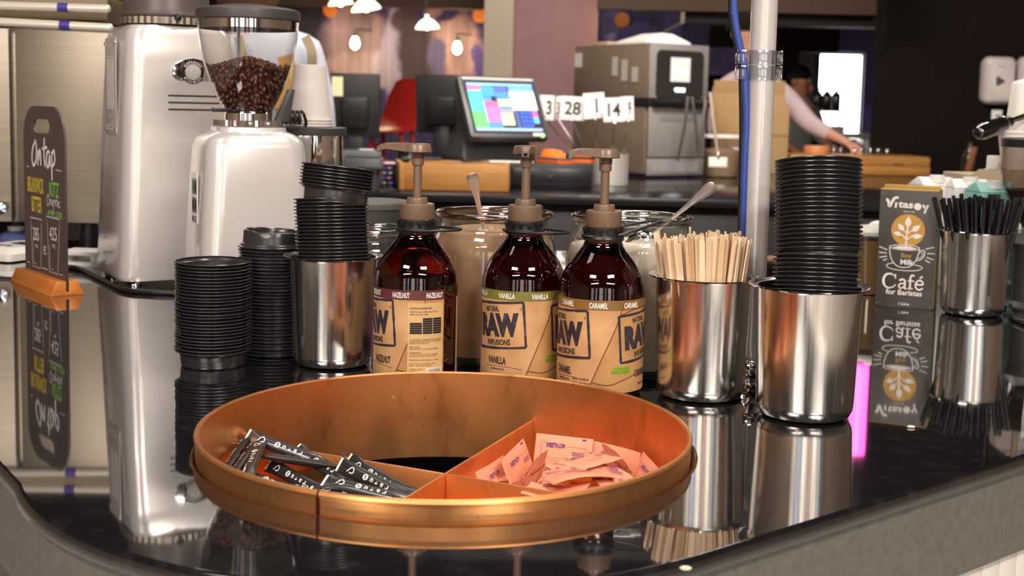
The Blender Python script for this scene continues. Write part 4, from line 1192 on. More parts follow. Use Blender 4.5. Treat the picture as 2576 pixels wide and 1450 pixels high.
HP = [(.0345, .288), (.035, .297), (.0385, .306), (.046, .3187), (.0595, .349), (.0687, .380), (.0742, .411), (.0757, .430), (.076, .440)]
MB().lathe(HP, 64).build('hopper', hopper_pl, g2, smooth=60)
MB().lathe([(.0, .461), (.030, .461), (.070, .4555), (.0778, .452), (.0785, .449), (.0785, .4385), (.0765, .4365), (.0755, .4385), (0, .4400)], 64).build('hopper_lid', mat('hopper_lid_grey', (.055, .046, .044), .45), g2, smooth=40)
MB().lathe([(.0745, .424), (.0748, .4385), (.0735, .4385), (.0735, .424), (.0745, .424)], 64).build('hopper_collar', chrome, g2)  # added ring imitating the streaky reflection of the lid's inside
gt = MB().box((0, 0, 0), (.030, .012, .006), Matrix.Translation((-.047, -.030, .3015))).box((0, 0, 0), (.030, .003, .0015), Matrix.Translation((-.025, -.028, .3015)))
gt.build('hopper_gate', black_pl, g2, bevel=.001)
MB().box((-.010, .02, .395), (.0045, .003, .07)).build('hopper_rod', mat('lilac_plastic', (.5, .45, .6), .4), g2)
lv = MB().loft([[(.040, -.010, .285), (.062, -.010, .285), (.062, .004, .285), (.040, .004, .285)], [(.062, -.006, .335), (.072, -.006, .335), (.072, .006, .335), (.062, .006, .335)]])
lv.build('hopper_bracket', dark_grey, g2, bevel=.001)
# doser drum at the back, with a dark lid
db = V((.130, .096, 0))
MB().lathe([(.0, .196), (.044, .197), (.050, .203), (.0515, .212), (.0515, .268), (.049, .268), (.049, .21), (0, .205)], 48).build('doser_drum', chrome, g2, loc=db, smooth=50)
MB().lathe([(.0565, .262), (.0570, .265), (.0570, .274), (.0545, .2755), (.0, .2755)], 48).build('doser_lid', dark_grey, g2, loc=db)
MB().box((.07, .075, .225), (.05, .05, .03)).build('doser_arm', silver_paint, g2, bevel=.006)
cb = [V((.060, .045, .291)) + V((.00085*i + .0, .010*cos(i*.75), .010*sin(i*.75))) for i in range(46)] + [V((.106, .05, .286)), V((.112, .07, .276))]
MB().tube(cb, .0026, 6).build('coiled_cord', mat('brown_cord', (.028, .018, .014), .5), g2, smooth=60)
plt = MB().prism(rrect(.040, .078, .004), 0, .0014, Matrix(((0, 0, -1, -.0830), (-1, 0, 0, -.012), (0, 1, .08, .168), (0, 0, 0, 1))))
plt.build('name_plate', white_pl, g2, bevel=.0004)
Mp = Matrix(((0, 0, -1, -.0850), (-1, 0, 0, -.012), (0, 1, .08, .168), (0, 0, 0, 1)))
nt_ = MB()
for i, cc in enumerate(((-.008, .018), (.009, .018), (-.008, -.010), (.009, -.010))):
    if i: nt_.text('M', cc[0], cc[1], .014, .024, Mp, bold=.05)
nt_.text('MAZZER', 0, -.031, .032, .009, Mp, bold=.01)
nt_.build('plate_print', ink_black, g2, smooth=0)
MB().text('M', -.008, .018, .014, .024, Mp, bold=.05).build('plate_green_print', mat('plate_green', (.03, .25, .12), .5), g2, smooth=0)

# coffee beans behind the clear hopper wall
bean_m = [mat('roasted_bean_%d' % k, c, .38, spec=.5) for k, c in enumerate(((.105, .036, .017), (.075, .026, .013), (.14, .052, .024)))]
def bean():
    b = MB(); b.ball((0, 0, 0), (.0047, .0036, .0029), 10, 7)
    for v in b.v:
        if v.z < 0: v.z *= .7
        if v.z > .0015 and abs(v.y) < .0012: v.z -= .0006
    return b
bms = []
for m in bean_m:
    o = bean().build('b', m, smooth=70); bms.append(o.data); bpy.data.objects.remove(o)
def hr(z):
    for (r0, z0), (r1, z1) in zip(HP, HP[1:]):
        if z0 <= z <= z1: return r0 + (r1-r0)*(z-z0)/(z1-z0)
    return HP[-1][0]
rr = random.Random(2)
spots = []
tries = 0
def top_z(x, y): return .368 + .012 * math.exp(-((x+.002)**2 + (y+.01)**2)/.0016) - .004*abs(x)/.06 - .004*(x > .03)
while len(spots) < 300 and tries < 40000:
    tries += 1
    if rr.random() < .68:
        z = rr.uniform(.291, .370); a = R_(rr.uniform(-178, -2)); r = hr(z) - .0040
        p = V((r*cos(a), r*sin(a), z))
    else:
        r = .060*math.sqrt(rr.random()); a = rr.uniform(0, 2*pi); p = V((r*cos(a), r*sin(a), 0)); p.z = top_z(p.x, p.y)
        if r > hr(p.z) - .004: continue
    if all((p-s).length > .0055 for s in spots): spots.append(p)
Rg = Matrix.Translation(g2p) @ Matrix.Rotation(R_(26), 4, 'Z')
for p in spots:
    o = bpy.data.objects.new('coffee_bean', bms[rr.randrange(3)]); COL.objects.link(o)
    o.matrix_world = Rg @ Matrix.Translation(p) @ Euler((rr.uniform(0, 6), rr.uniform(0, 6), rr.uniform(0, 6))).to_matrix().to_4x4()
    tag(o, 'brown roasted coffee bean in the clear hopper', 'coffee bean', 'coffee beans in the hopper')
core = MB().lathe([(0, .290), (.028, .290)] + [(hr(z) - .0085, z) for z in (.297, .306, .3187, .334, .349, .362)] + [(.030, .366), (0, .370)], 32)
o = core.build('coffee_bean_heap', mat('roasted_bean_mass', (.05, .018, .010), .6, noise=((300, 300, 300), (.09, .032, .016), .4, .6)), loc=g2p)
tag(o, 'mass of roasted coffee beans deep inside the hopper', 'coffee beans', kind='stuff')

# paper cups upside down on the doser lid
cp_w = Rg @ V((db.x, db.y, .2757))
cup_m = mat('white_cup_card', (.80, .74, .71), .6)
def paper_cup(): return MB().lathe([(.0, .090), (.0245, .090), (.0255, .0915), (.0262, .091), (.0350, .004), (.0368, .0035), (.0372, .0015), (.0362, .0), (.0345, .001), (.0255, .088), (0, .088)], 48)
o = paper_cup().build('paper_cup', cup_m, loc=cp_w + V((-.004, 0, .0096)), smooth=40); tag(o, 'white paper cup upside down, topmost on the grinder', 'paper cup', 'paper cups on the grinder')
for i, l in enumerate(('white paper cup nested lowest in the upside down stack', 'white paper cup nested second in the upside down stack')):
    c = dup(o, cp_w + V((-.004, 0, .0048*i)), label=l)
# mains lead lying round the grinder feet
cable([G(x, y, .004) for x, y in ((160, 672), (200, 676), (260, 705), (310, 728), (370, 735), (450, 738), (560, 742))], .0042, black_pl, 'black mains lead lying in front of the grinder feet')

# ------------------------------------------------------------------ espresso machine (its back panels face the lens)
emY = 2.5
x1 = W(275, 300, emY).x; zb, zt = W(150, 563, emY).z, W(150, 72, emY).z
em = thing('espresso_machine', 'large brushed steel espresso machine at the left edge', 'espresso machine', (x1, emY, 0))
mm = MB().box((-.42, .26, (zb+zt)/2), (.84, .5, zt-zb)); mm.build('body', panel_steel, em, bevel=.004)
xs = W(38, 300, emY).x - x1
xk = W(128, 300, emY).x - x1
MB().box((xs/2 + .03, .0, (zb+zt)/2), (abs(xs) + .05, .016, zt-zb-.004)).build('rear_panel', panel_steel, em, bevel=.003)
MB().box((xs - .112, .0, (zb+zt)/2), (.21, .016, zt-zb-.004)).build('rear_panel', panel_steel, em, bevel=.003)
tr = mat('cream_rail_tube', (.75, .70, .62), .2, .3)
for k, (xa, ya, xb, yb) in enumerate(((-60, 12, 268, 22), (-60, 52, 275, 70))):
    a, b = W(xa, ya, emY - .01), W(xb, yb, emY - .01)
    a, b = a - em.location, b - em.location
    MB().cyl(a, b, .0085, n=16).ball(tuple(b), .0085).build('cup_rail', tr, em, smooth=50)
    m0 = a + (b-a)*.63; m1 = a + (b-a)*.71
    MB().cyl(m0, m1, .0089, n=16).build('rail_band', mat('violet_band', (.05, .035, .30), .4), em, smooth=50)
zk_ = W(150, 30, emY).z
MB().box((-.42, .28, zk_ + .012), (.80, .44, .05)).build('cup_tray', mat('olive_steel', (.16, .13, .08), .5, .8), em, bevel=.006)
for fx in (-.06, -.36, -.7):
    for fy in (.05, .45): MB().lathe([(0, 0), (.02, 0), (.022, .004), (.016, zb), (0, zb)], 20).build('leg', black_pl, em, loc=(fx, fy, 0))
MB().lathe([(0, 0), (.012, 0), (.013, .006), (0, .008)], 24).build('valve_knob', chrome, em, loc=W(2, 525, emY - .02) - em.location, rot=(pi/2, 0, 0))
MB().tube(curve([W(335, -10, 2.62), W(312, 12, 2.60), (W(318, 45, 2.6)), W(330, 80, 2.62)], 6), .006, 10).build('steam_pipe', black_pl, None) if False else None

# small things under and beside the machine
sl = thing('kitchen_scale', 'small white digital scale under the espresso machine', 'scale', G(38, 650), (0, 0, R_(-24)))
MB().loft(secs_rr([(.105, .13, 0, 0, .003), (.105, .13, 0, 0, .016), (.085, .11, 0, .004, .028)], .012)).build('case', white_pl, sl)
MB().box((.012, .012, .0288), (.040, .024, .002)).build('display', slot_m, sl)
for i in range(3): MB().box((-.02 + .018*i, -.030, .0285), (.010, .008, .002)).build('button', dark_grey, sl)
for k in range(4): MB().lathe([(0, 0), (.006, 0), (.006, .004), (0, .004)], 10).build('foot', black_pl, sl, loc=(.04*(1 if k % 2 else -1), .05*(1 if k < 2 else -1), 0))
bxw = thing('white_box', 'low white plastic box with a slot behind the board', 'box', G(222, 668), (0, 0, R_(-8)))
bq = MB().box((0, 0, .004), (.075, .06, .008)).box((0, 0, .0255), (.085, .06, .008)).box((-.036, 0, .013), (.012, .06, .020)).box((.030, 0, .013), (.022, .06, .020)).box((0, .022, .013), (.08, .012, .02))
bq.build('case', white_pl, bxw, bevel=.001)
tag(MB().box((0, 0, .006), (.16, .05, .010)).box((0, 0, .0008), (.14, .04, .0016)).build('cutting_strip', mat('grey_white_plastic', (.5, .5, .47), .5), loc=G(212, 650), smooth=0, bevel=.002), 'flat pale strip lying behind the slotted white box', 'strip')
jug = thing('milk_jug', 'blue and white milk bottle at the edge under the espresso machine', 'bottle', G(6, 640) + V((-.02, .12, 0)))
MB().lathe([(0, 0), (.034, 0), (.036, .004), (.036, .024), (.03, .030), (.016, .036), (0, .036)], 28).build('body', mat('blue_bottle', (.10, .12, .32), .3), jug)
MB().lathe([(.016, .0362), (.017, .045), (0, .046)], 20).build('cap', white_pl, jug)
cl2 = thing('cloth', 'folded orange and green cloth under the espresso machine', 'cloth', G(45, 634) + V((.0, .15, 0)))
MB().box((0, 0, .02), (.03, .04, .04)).build('orange_fold', mat('coral_cloth', (.8, .22, .10), .9), cl2, bevel=.006)
MB().box((.022, .0, .024), (.016, .04, .048)).build('green_fold', mat('green_cloth', (.15, .30, .16), .9), cl2, bevel=.005)
tag(MB().loft([[(0, 0, 0), (.07, 0, -.0), (.07, .02, 0), (0, .02, 0)], [(0, 0, .018), (.07, 0, .004), (.07, .02, .004), (0, .02, .018)]]).build('folded_towel', mat('pale_yellow_cloth', (.7, .68, .42), .9), loc=G(172, 600) + V((0, -.08, .055)), bevel=.002), 'pale yellow wedge of cloth hanging under the machine', 'cloth')

# ------------------------------------------------------------------ soy milk carton
cBL, cBR = G(2200, 770), G(2343, 782)
cxv = (cBR - cBL).normalized(); cn = V((cxv.y, -cxv.x, 0))       # print side
cwid, cdep, chh = .0915, .062, .194
cc = cBL + cxv*cwid/2 - cn*cdep/2
ca = math.atan2(cxv.y, cxv.x)
ct = thing('soy_milk_carton', 'dark soy milk carton with coffee cup drawing and gold edges', 'carton', cc, (0, 0, ca))
crt_m = mat('charcoal_carton', (.055, .048, .042), .42, noise=((22, 22, 22), (.095, .085, .075), .45, .8, 5))
gold_m = mat('gold_carton_edge', (.42, .26, .06), .4)
MB().box((0, 0, chh/2), (cwid, cdep, chh)).build('card_body', crt_m, ct, bevel=.0012)
MB().box((cwid/2 + .0002, 0, chh/2), (.0006, cdep - .003, chh - .004)).build('gold_flank', gold_m, ct, smooth=0)
MB().box((0, 0, chh + .0006), (cwid, cdep, .0016)).build('gold_top', gold_m, ct, bevel=.0004)
MB().box((0, .01, chh + .004), (cwid - .002, .003, .006)).build('top_seal', gold_m, ct, bevel=.0005)
Mc = Matrix(((1, 0, 0, 0), (0, 0, -1, -cdep/2 - .0004), (0, 1, 0, 0), (0, 0, 0, 1)))
def cprint(name, q, m, h=0.0): return q.build(name, m, ct, smooth=0, loc=(0, -h, 0))
cream = mat('cream_ink', (.74, .69, .64), .6); amber_ink = mat('amber_ink', (.50, .27, .05), .6)
q = MB()
q.lathe([(.0265, 0), (0, 0)], 48, Mc @ Matrix.Translation((.001, .129, 0)))
q.text('Soy', .0005, .0865, .0175, .0095, Mc @ Matrix.Translation((0, 0, .0003)), bold=.02)
cprint('amber_print', q, amber_ink)
q = MB()
def S_(pts, w, n=6): q.stroke(curve([(*p, 0) for p in pts], n), w, Mc @ Matrix.Translation((0, 0, .0004)))
# brush lettered brand
S_([(-.036, .178), (-.0325, .176), (-.030, .167), (-.0255, .176), (-.022, .181), (-.0165, .182)], .0044)
S_([(-.0205, .165), (-.0195, .174)], .0034, 2)
q.text('tas', -.0045, .1705, .0235, .0105, Mc @ Matrix.Translation((0, 0, .0004)), bold=.035, rot=-.03)
q.lathe([(.0058, 0), (0, 0)], 28, Mc @ Matrix.Translation((.0142, .1685, .0004)))
S_([(.0222, .172), (.0257, .166)], .0038, 3); S_([(.0302, .172), (.0267, .163), (.0252, .158)], .0038, 4)
q.text('SINCE 1940', .001, .1595, .017, .0022, Mc @ Matrix.Translation((0, 0, .0004)), bold=.02)
# plant
def leaf(x, y, a, L, w):
    pts = [(L*u, w*sin(pi*u**.8)) for u in [i/8 for i in range(9)]] + [(L*u, -w*sin(pi*u**.8)) for u in [i/8 for i in range(7, 0, -1)]]
    c_, s_ = cos(a), sin(a)
    q.poly([(x + px*c_ - py*s_, y + px*s_ + py*c_) for px, py in pts], Mc @ Matrix.Translation((0, 0, .0006)))
S_([(-.001, .100), (-.001, .115), (.0005, .135)], .0030)
S_([(-.001, .112), (-.006, .119), (-.010, .122)], .0018); S_([(-.0005, .112), (.006, .119), (.012, .121)], .0018)
S_([(-.0005, .122), (-.004, .127), (-.007, .129)], .0016); S_([(0, .122), (.005, .128), (.009, .130)], .0016)
leaf(.0005, .134, R_(88), .018, .0050); leaf(-.006, .128, R_(128), .0145, .0042); leaf(.007, .128, R_(38), .0165, .0045); leaf(-.009, .121, R_(165), .0135, .0038); leaf(.008, .119, R_(8), .0165, .0042)
# cup, saucer, rays
S_([(-.0265, .1015), (-.016, .104), (-.001, .1048), (.013, .104), (.0205, .1015)], .0013); S_([(-.0265, .1015), (-.024, .0985), (-.010, .0965), (.006, .0965), (.018, .0985), (.0205, .1015)], .0013)
S_([(-.0265, .1015), (-.0255, .090), (-.021, .077), (-.013, .069)], .0014); S_([(.0205, .1015), (.019, .090), (.014, .077), (.006, .069)], .0014); S_([(-.013, .069), (-.004, .0675), (.006, .069)], .0014)
S_([(.020, .096), (.028, .0975), (.0285, .090), (.024, .083), (.017, .080)], .0013); S_([(.0195, .093), (.0255, .094), (.025, .088), (.018, .083)], .0009)
S_([(-.020, .074), (-.030, .070), (-.024, .0645), (-.002, .0625), (.020, .0645), (.026, .070), (.014, .073)], .0012)
for (x0, y0, x1, y1) in ((-.043, .0995, -.030, .095), (-.043, .090, -.0305, .0895), (-.042, .0815, -.030, .0845), (-.036, .077, -.0295, .080), (.030, .100, .043, .104), (.033, .093, .045, .0935), (.032, .0865, .043, .0835), (.030, .082, .038, .078)):
    q.stroke([(x0, y0), (x1, y1)], .0014, Mc)
q.text('Milk', .0025, .0765, .0215, .0085, Mc @ Matrix.Translation((0, 0, .0004)), bold=.03)
q.poly([(-.023, .0995), (-.010, .0975), (.006, .0975), (.017, .0995), (.008, .1025), (-.010, .1030)], Mc)
# slab serif Café built from strokes
def F_(pts, w): q.stroke(curve([(*p, 0) for p in pts], 6), w, Mc @ Matrix.Translation((0, 0, .0004)))
F_([(-.0150, .0515), (-.0210, .0555), (-.0290, .0545), (-.0335, .0465), (-.0320, .0370), (-.0260, .0325), (-.0185, .0340), (-.0140, .0385)], [.0018]*6 + [.003]*6 + [.0040]*12 + [.003]*6 + [.0022]*6 + [.0018]*7); q.stroke([(-.0148, .0560), (-.0148, .0480)], .0018, Mc)
F_([(-.0085, .0455), (-.0035, .0480), (.0005, .0450), (.0005, .0340), (.0030, .0330)], .0030); F_([(.0005, .0415), (-.0060, .0405), (-.0090, .0365), (-.0055, .0330), (.0002, .0370)], .0024)
F_([(.0150, .0545), (.0115, .0555), (.0090, .0515), (.0088, .0335)], .0030); q.stroke([(.0045, .0462), (.0150, .0462)], .0020, Mc); q.stroke([(.0045, .0332), (.0135, .0332)], .0018, Mc)
F_([(.0180, .0410), (.0285, .0415), (.0265, .0470), (.0215, .0475), (.0175, .0420), (.0185, .0350), (.0235, .0325), (.0290, .0355)], .0027); q.stroke([(.0235, .0510), (.0275, .0550)], .0024, Mc)
q.text('for Baristas', -.0005, .0262, .057, .0090, Mc @ Matrix.Translation((0, 0, .0004)), bold=.025)
q.text('1 Litre', .0005, .0075, .0165, .0048, Mc @ Matrix.Translation((0, 0, .0004)), bold=.025)
cprint('cream_print', q, cream)
q = MB()
for sy_ in (1, -1):
    for sx_ in (1, -1):
        for i in range(3): q.poly([(sx_*(.040 - .002*i), sy_*(.090 - .0015*i) + .097), (sx_*(.044 - .003*i), sy_*(.090) + .097), (sx_*(.042 - .002*i), sy_*(.093 - .003*i) + .097)], Mc)
for i in range(22): q.poly([(-.029 + .0027*i, .187), (-.0278 + .0027*i, .187), (-.0278 + .0027*i, .1863), (-.029 + .0027*i, .1863)], Mc)
cprint('corner_ornaments', q, mat('dull_gold_ink', (.19, .125, .05), .6))

# ------------------------------------------------------------------ things behind the carton
def carton(px, Y, m, label, cap=True, h=.187, yaw=0.0, w=.07, d=.07):
    t = thing('milk_carton', label, 'carton', (W(px, 600, Y).x, Y, 0), (0, 0, yaw), 'milk cartons behind the straws')
    MB().loft([[(x, y, z) for x, y in ((-w/2, -d/2), (w/2, -d/2), (w/2, d/2), (-w/2, d/2))] for z in (0, h)]).build('body', m, t, bevel=.002)
    MB().loft([[(-w/2, -d/2, h + .0005), (w/2, -d/2, h + .0005), (w/2, d/2, h + .0005), (-w/2, d/2, h + .0005)], [(-w/2 + .004, -.004, h + .016), (w/2 - .004, -.004, h + .016), (w/2 - .004, .004, h + .016), (-w/2 + .004, .004, h + .016)]]).build('gable', m, t, bevel=.001)
    if cap:
        n = 40; sc2 = [[((.0135 - (.0005 if i % 2 else 0))*cos(2*pi*i/n), (.0135 - (.0005 if i % 2 else 0))*sin(2*pi*i/n), z) for i in range(n)] for z in (.0, .014)]
        MB().loft(sc2).lathe([(.0155, 0), (.0155, .003), (.013, .004)], 30).build('cap', white_pl, t, loc=(0, -d*.16, h + .006), smooth=30)
    return t
wc = mat('white_carton', (.72, .72, .70), .5); teal = mat('teal_carton', (.22, .50, .45), .5)
carton(2342, 2.30, wc, 'white milk carton with low cap behind the soy carton', yaw=.1)
carton(2428, 2.25, wc, 'white milk carton with ridged cap behind the straws', yaw=-.05)
tc_ = carton(2488, 2.14, teal, 'teal milk carton right of the straw canister', yaw=.06)
q = MB().box((.022, -.0354, .075), (.020, .0006, .0012))
for i in range(9): q.box((.022 + .002*((i*7) % 3 - 1), -.0354, .112 - .0055*i), (.018 - .003*((i*5) % 3), .0006, .0016))
q.build('small_print', mat('teal_ink', (.06, .20, .19), .6), tc_, smooth=0)
MB().box((.024, -.0355, .021), (.020, .0006, .034)).build('barcode_patch', white_paper, tc_, smooth=0)
q = MB()
for i in range(9): q.box((.0165 + .0019*i, -.0361, .018), (.0006 + .0004*(i % 3), .0004, .024))
q.build('barcode_bars', ink_black, tc_, smooth=0)
MB().box((.026, -.0356, .142), (.016, .0006, .010)).build('name_patch', ink_black, tc_, smooth=0)
MB().text('Milk', .026, .142, .011, .006, Matrix(((1, 0, 0, 0), (0, 0, -1, -.0362), (0, 1, 0, 0), (0, 0, 0, 1)))).build('name_print', ink_white, tc_, smooth=0)
MB().box((-.012, -.0356, .172), (.022, .0006, .026)).build('dark_patch', dark_grey, tc_, smooth=0)
# iced coffee cup
ic = thing('iced_coffee_cup', 'clear cup of milky coffee between lid tower and soy carton', 'cup', (W(2196, 600, 2.17).x, 2.17, 0))
MB().lathe([(0, .001), (.028, 0), (.030, .003), (.039, .105), (.041, .107)], 40).build('cup', glass_jar, ic, smooth=60)
MB().lathe([(0, .002), (.0275, .002), (.0375, .096), (0, .096)], 40).build('coffee', mat('milky_coffee', (.30, .17, .05), .5), ic)
MB().lathe([(.0415, .105), (.0425, .107), (.042, .112), (.036, .118), (.0, .124)], 40).build('lid', mat('frosted_lid', (.72, .70, .60), .3), ic)
MB().ball((.012, 0, .122), (.020, .016, .008), 14, 8).build('foil', white_pl, ic)
# cardboard box with things on top, at the picture edge
bxY = 2.48
bt = thing('cardboard_box', 'tan cardboard box behind the milk cartons at the right edge', 'box', (W(2520, 500, bxY).x + .035, bxY, 0))
kraft = mat('kraft_card', (.36, .29, .19), .8)
MB().box((0, .07, .1), (.215, .14, .2)).build('box_body', kraft, bt, bevel=.002)
MB().prism([(-.105, 0), (.105, 0), (.105, .205), (.09, .212), (-.085, .212), (-.10, .200)], 0, .003, Matrix(((1, 0, 0, 0), (0, 0, 1, -.006), (0, 1, 0, 0), (0, 0, 0, 1)))).build('flap', kraft, bt)
topz = .2005
cupX = W(2552, 400, 2.56).x
cu_ = thing('paper_cup', 'white paper cup standing on the cardboard box', 'paper cup', (cupX, 2.545, topz))
MB().lathe([(0, .002), (.028, 0), (.029, .002), (.040, .0830), (.0425, .0845), (.0430, .0865), (.0415, .088), (.039, .086), (.028, .006), (0, .006)], 48).build('cup_wall', cup_m, cu_)
jg = thing('plastic_jug', 'white plastic bottle with flip cap above the paper cup', 'bottle', (W(2566, 300, 2.60).x + .034, 2.615, topz))
MB().loft([[(x*s_, y*s_, z) for x, y in rrect(.11, .07, .018)] for z, s_ in ((0, .96), (.006, 1.0), (.09, .93), (.185, .80), (.192, .74), (.198, .4), (.20, .2))]).build('bottle_body', mat('milky_plastic', (.78, .76, .72), .45, sss=.1), jg, smooth=50)
MB().lathe([(.012, .199), (.025, .2015), (.025, .204), (.014, .207), (.013, .228), (.009, .232), (0, .232)], 28).build('flip_cap', white_pl, jg)
pf = thing('portafilter', 'black portafilter handle resting across the paper cup', 'portafilter')
a_, b_ = W(2456, 337, 2.50), W(2540, 306, 2.545)
d_ = (b_ - a_)
MB().tube([a_ + d_*u for u in (0, .04, .16, .5, .75, .92, 1.0)], [.008, .0125, .0165, .0175, .0155, .0135, .0120], 20).build('handle', mat('glossy_black_handle', (.008, .008, .009), .08, coat=1.0), pf, smooth=60)
MB().tube([a_ + d_*u for u in (.80, .815, .83)], [.0156, .0162, .0156], 20).build('chrome_band', chrome, pf, smooth=60)
MB().cyl(b_, b_ + d_.normalized()*.06, .008, n=12).build('neck', chrome, pf)
sb = thing('sauce_bottle', 'small white capped bottle behind the cardboard box', 'bottle', (W(2500, 400, 2.66).x, 2.66, 0))
MB().lathe([(0, 0), (.026, 0), (.027, .003), (.027, .19), (.018, .205), (0, .206)], 28).build('body', mat('pale_bottle', (.6, .66, .62), .4), sb)
MB().lathe([(.0, .234), (.0125, .234), (.014, .231), (.0145, .206), (0, .206)], 24).build('cap', white_pl, sb)
g3 = thing('coffee_grinder', 'small grinder with clear hopper cut by the right picture edge', 'coffee grinder', (W(2612, 500, 2.03).x, 2.03, 0))
MB().lathe([(0, .0), (.045, 0), (.047, .003), (.047, .006), (.034, .014), (.034, .095), (.04, .11), (.03, .125), (0, .125)], 40).build('body', dark_grey, g3)
MB().lathe([(.022, .122), (.024, .14), (.058, .205), (.060, .215), (.060, .270)], 48).build('hopper', thin_glass('smoky_hopper', (.62, .58, .56), lo=.06, hi=.6), g3, smooth=60)
MB().lathe([(.0625, .268), (.0625, .281), (.058, .283), (0, .283)], 48).build('hopper_lid', black_pl, g3)
MB().lathe([(.0, .13), (.022, .135), (.052, .198), (.030, .196), (0, .192)], 32).build('ground_coffee', mat('ground_coffee', (.06, .03, .018), .9), g3)
MB().box((-.022, -.02, .232), (.010, .006, .07)).build('scoop', mat('pale_bone', (.7, .6, .42), .5), g3, bevel=.002)
wb_ = thing('white_tub', 'white plastic tub with bright rim behind the teal carton', 'tub', (W(2590, 600, 2.33).x, 2.31, 0))
MB().box((0, 0, .055), (.12, .1, .11)).build('tub_body', mat('grey_tub', (.5, .49, .46), .5), wb_, bevel=.006)
MB().box((0, 0, .118), (.126, .106, .016)).build('tub_rim', white_pl, wb_, bevel=.003)
cable([G(x, y, .005) for x, y in ((2600, 745), (2560, 757), (2540, 775), (2552, 800), (2600, 815))], .005, black_pl, 'thick black cable curled at the right edge of the counter')

# dark grey canister with a flat lid behind the low jar
gp = thing('grey_canister', 'dark grey round canister with flat lid behind the low glass jar', 'canister', (W(936, 520, 2.02).x, 2.02, 0))
MB().lathe([(0, 0), (.055, 0), (.057, .003), (.058, .149), (0, .149)], 48).build('body', dark_grey, gp)
MB().lathe([(.0605, .146), (.0612, .149), (.0612, .155), (.059, .158), (0, .158)], 48).build('lid', mat('olive_grey_lid', (.10, .095, .085), .5), gp)

# ------------------------------------------------------------------ back bar
bb = thing('back_bar', 'long black back bar counter behind the bottles', 'counter', (0.35, 5.66, 0))
MB().box((0, 0, -.016), (4.2, 2.42, .03)).build('bar_top', mat('black_bar_top', (.012, .012, .013), .15), bb, bevel=.003)
for i in range(6):
    MB().box((-1.72 + .69*i, -1.18, -.52), (.675, .03, .92)).build('door', mat('black_bar_door', (.010, .009, .009), .5), bb, bevel=.004)
MB().box((0, .1, -.52), (4.1, 2.2, .94)).build('carcass', black_pl, bb, smooth=0)

# oven with touch screen
oc = G(1623, 449); ph = R_(32.6)
ov_ = thing('speed_oven', 'brown steel speed oven with black touch screen panel', 'oven', oc, (0, 0, ph))
OWd, ODp, OH = .356, .595, .625
br_steel = mat('bronze_steel', (.34, .265, .20), .34, .55); oven_grey = mat('grey_oven_steel', (.50, .48, .46), .38, .6)
MB().box((OWd/2, ODp/2, .495), (OWd, ODp, OH - .365)).build('upper_body', br_steel, ov_, bevel=.006)
MB().box((OWd/2, ODp/2 + .01, .190), (OWd - .006, ODp - .02, .34)).build('lower_body', br_steel, ov_, bevel=.004)
MB().box((OWd/2, -.004, .495), (OWd - .004, .010, OH - .369)).build('front_frame', oven_grey, ov_, bevel=.003)
Mo = Matrix(((1, 0, 0, OWd/2), (0, 0, -1, -.0095), (0, 1, 0, .482), (0, 0, 0, 1)))
pn = rrect(.285, .250, .03)
pn = [(x, y if y > 0 else -.117 if y < -.09 else y) for x, y in pn]
MB().prism(rrect(.285, .225, .028, 6), 0, .004, Mo).build('control_panel', mat('black_panel', (.028, .024, .024), .25), ov_)
MB().box((.0, .024, .0046), (.118, .112, .001), Mo).build('screen', mat('oven_screen', (.45, .45, .42), .3, emit=.42, ecol=(.80, .82, .78)), ov_, smooth=0)
MB().box((.010, .016, .0056), (.050, .032, .001), Mo).build('screen_icon', mat('screen_white', (.9, .95, 1), .3, emit=1.6, ecol=(.9, .97, 1)), ov_, smooth=0)
MB().prism([(-.035, -.068), (-.028, -.060), (.032, -.060), (.030, -.080), (-.026, -.080)], .0046, .0056, Mo).build('glowing_logo', mat('logo_glow', (.6, .85, 1), .3, emit=1.5, ecol=(.55, .82, 1)), ov_, smooth=0)
MB().box((OWd/2, ODp/2 - .012, .352), (OWd + .006, ODp, .044)).build('dark_band', black_pl, ov_, bevel=.006)
MB().cyl((.01, -.03, .350), (OWd - .01, -.03, .350), .017, n=14).build('door_handle', black_pl, ov_)
MB().box((OWd/2, -.002, .215), (OWd - .012, .014, .235)).build('door', oven_grey, ov_, bevel=.005)
MB().prism([(-.115, .055), (.115, .055), (.115, .015), (.10, 0), (-.10, 0), (-.115, .015)], 0, .0015, Matrix(((1, 0, 0, OWd/2), (0, 0, -1, -.009), (0, 1, 0, .265), (0, 0, 0, 1)))).build('door_inset', oven_grey, ov_, bevel=.0008)
MB().box((OWd/2, .002, .052), (OWd - .012, .014, .078)).build('vent_panel', oven_grey, ov_, bevel=.003)
for i in range(14): MB().box((OWd/2 - .13 + .02*i, -.0065, .05), (.013, .004, .045)).build('vent_slat', mat('vent_grey', (.30, .29, .28), .5), ov_, smooth=0)
for i, (x, y, w, h) in enumerate(((-.003, .10, .014, .07), (-.003, .18, .012, .10), (-.003, .255, .012, .09))):
    MB().box((x, y, .50 + .02*(i - 1)), (.0015, w + .03, h)).build('warning_sticker', mat('grey_sticker', (.42, .39, .36), .5), ov_, smooth=0)
MB().box((-.003, .555, .555), (.0015, .055, .07)).build('warning_sticker', mat('white_sticker', (.55, .54, .52), .5), ov_, smooth=0)
for k in range(4): MB().lathe([(0, 0), (.015, 0), (.012, .022), (0, .022)], 14).build('foot', black_pl, ov_, loc=(.04 + (OWd - .08)*(k % 2), .05 + (ODp - .1)*(k // 2), 0))
ppr = thing('paper_stack', 'white folded papers lying on top of the oven', 'paper', ov_.matrix_world @ V((0, 0, 0)))
ppr.matrix_world = Matrix.Translation(oc) @ Matrix.Rotation(ph, 4, 'Z') @ Matrix.Translation((.15, .14, .6256))
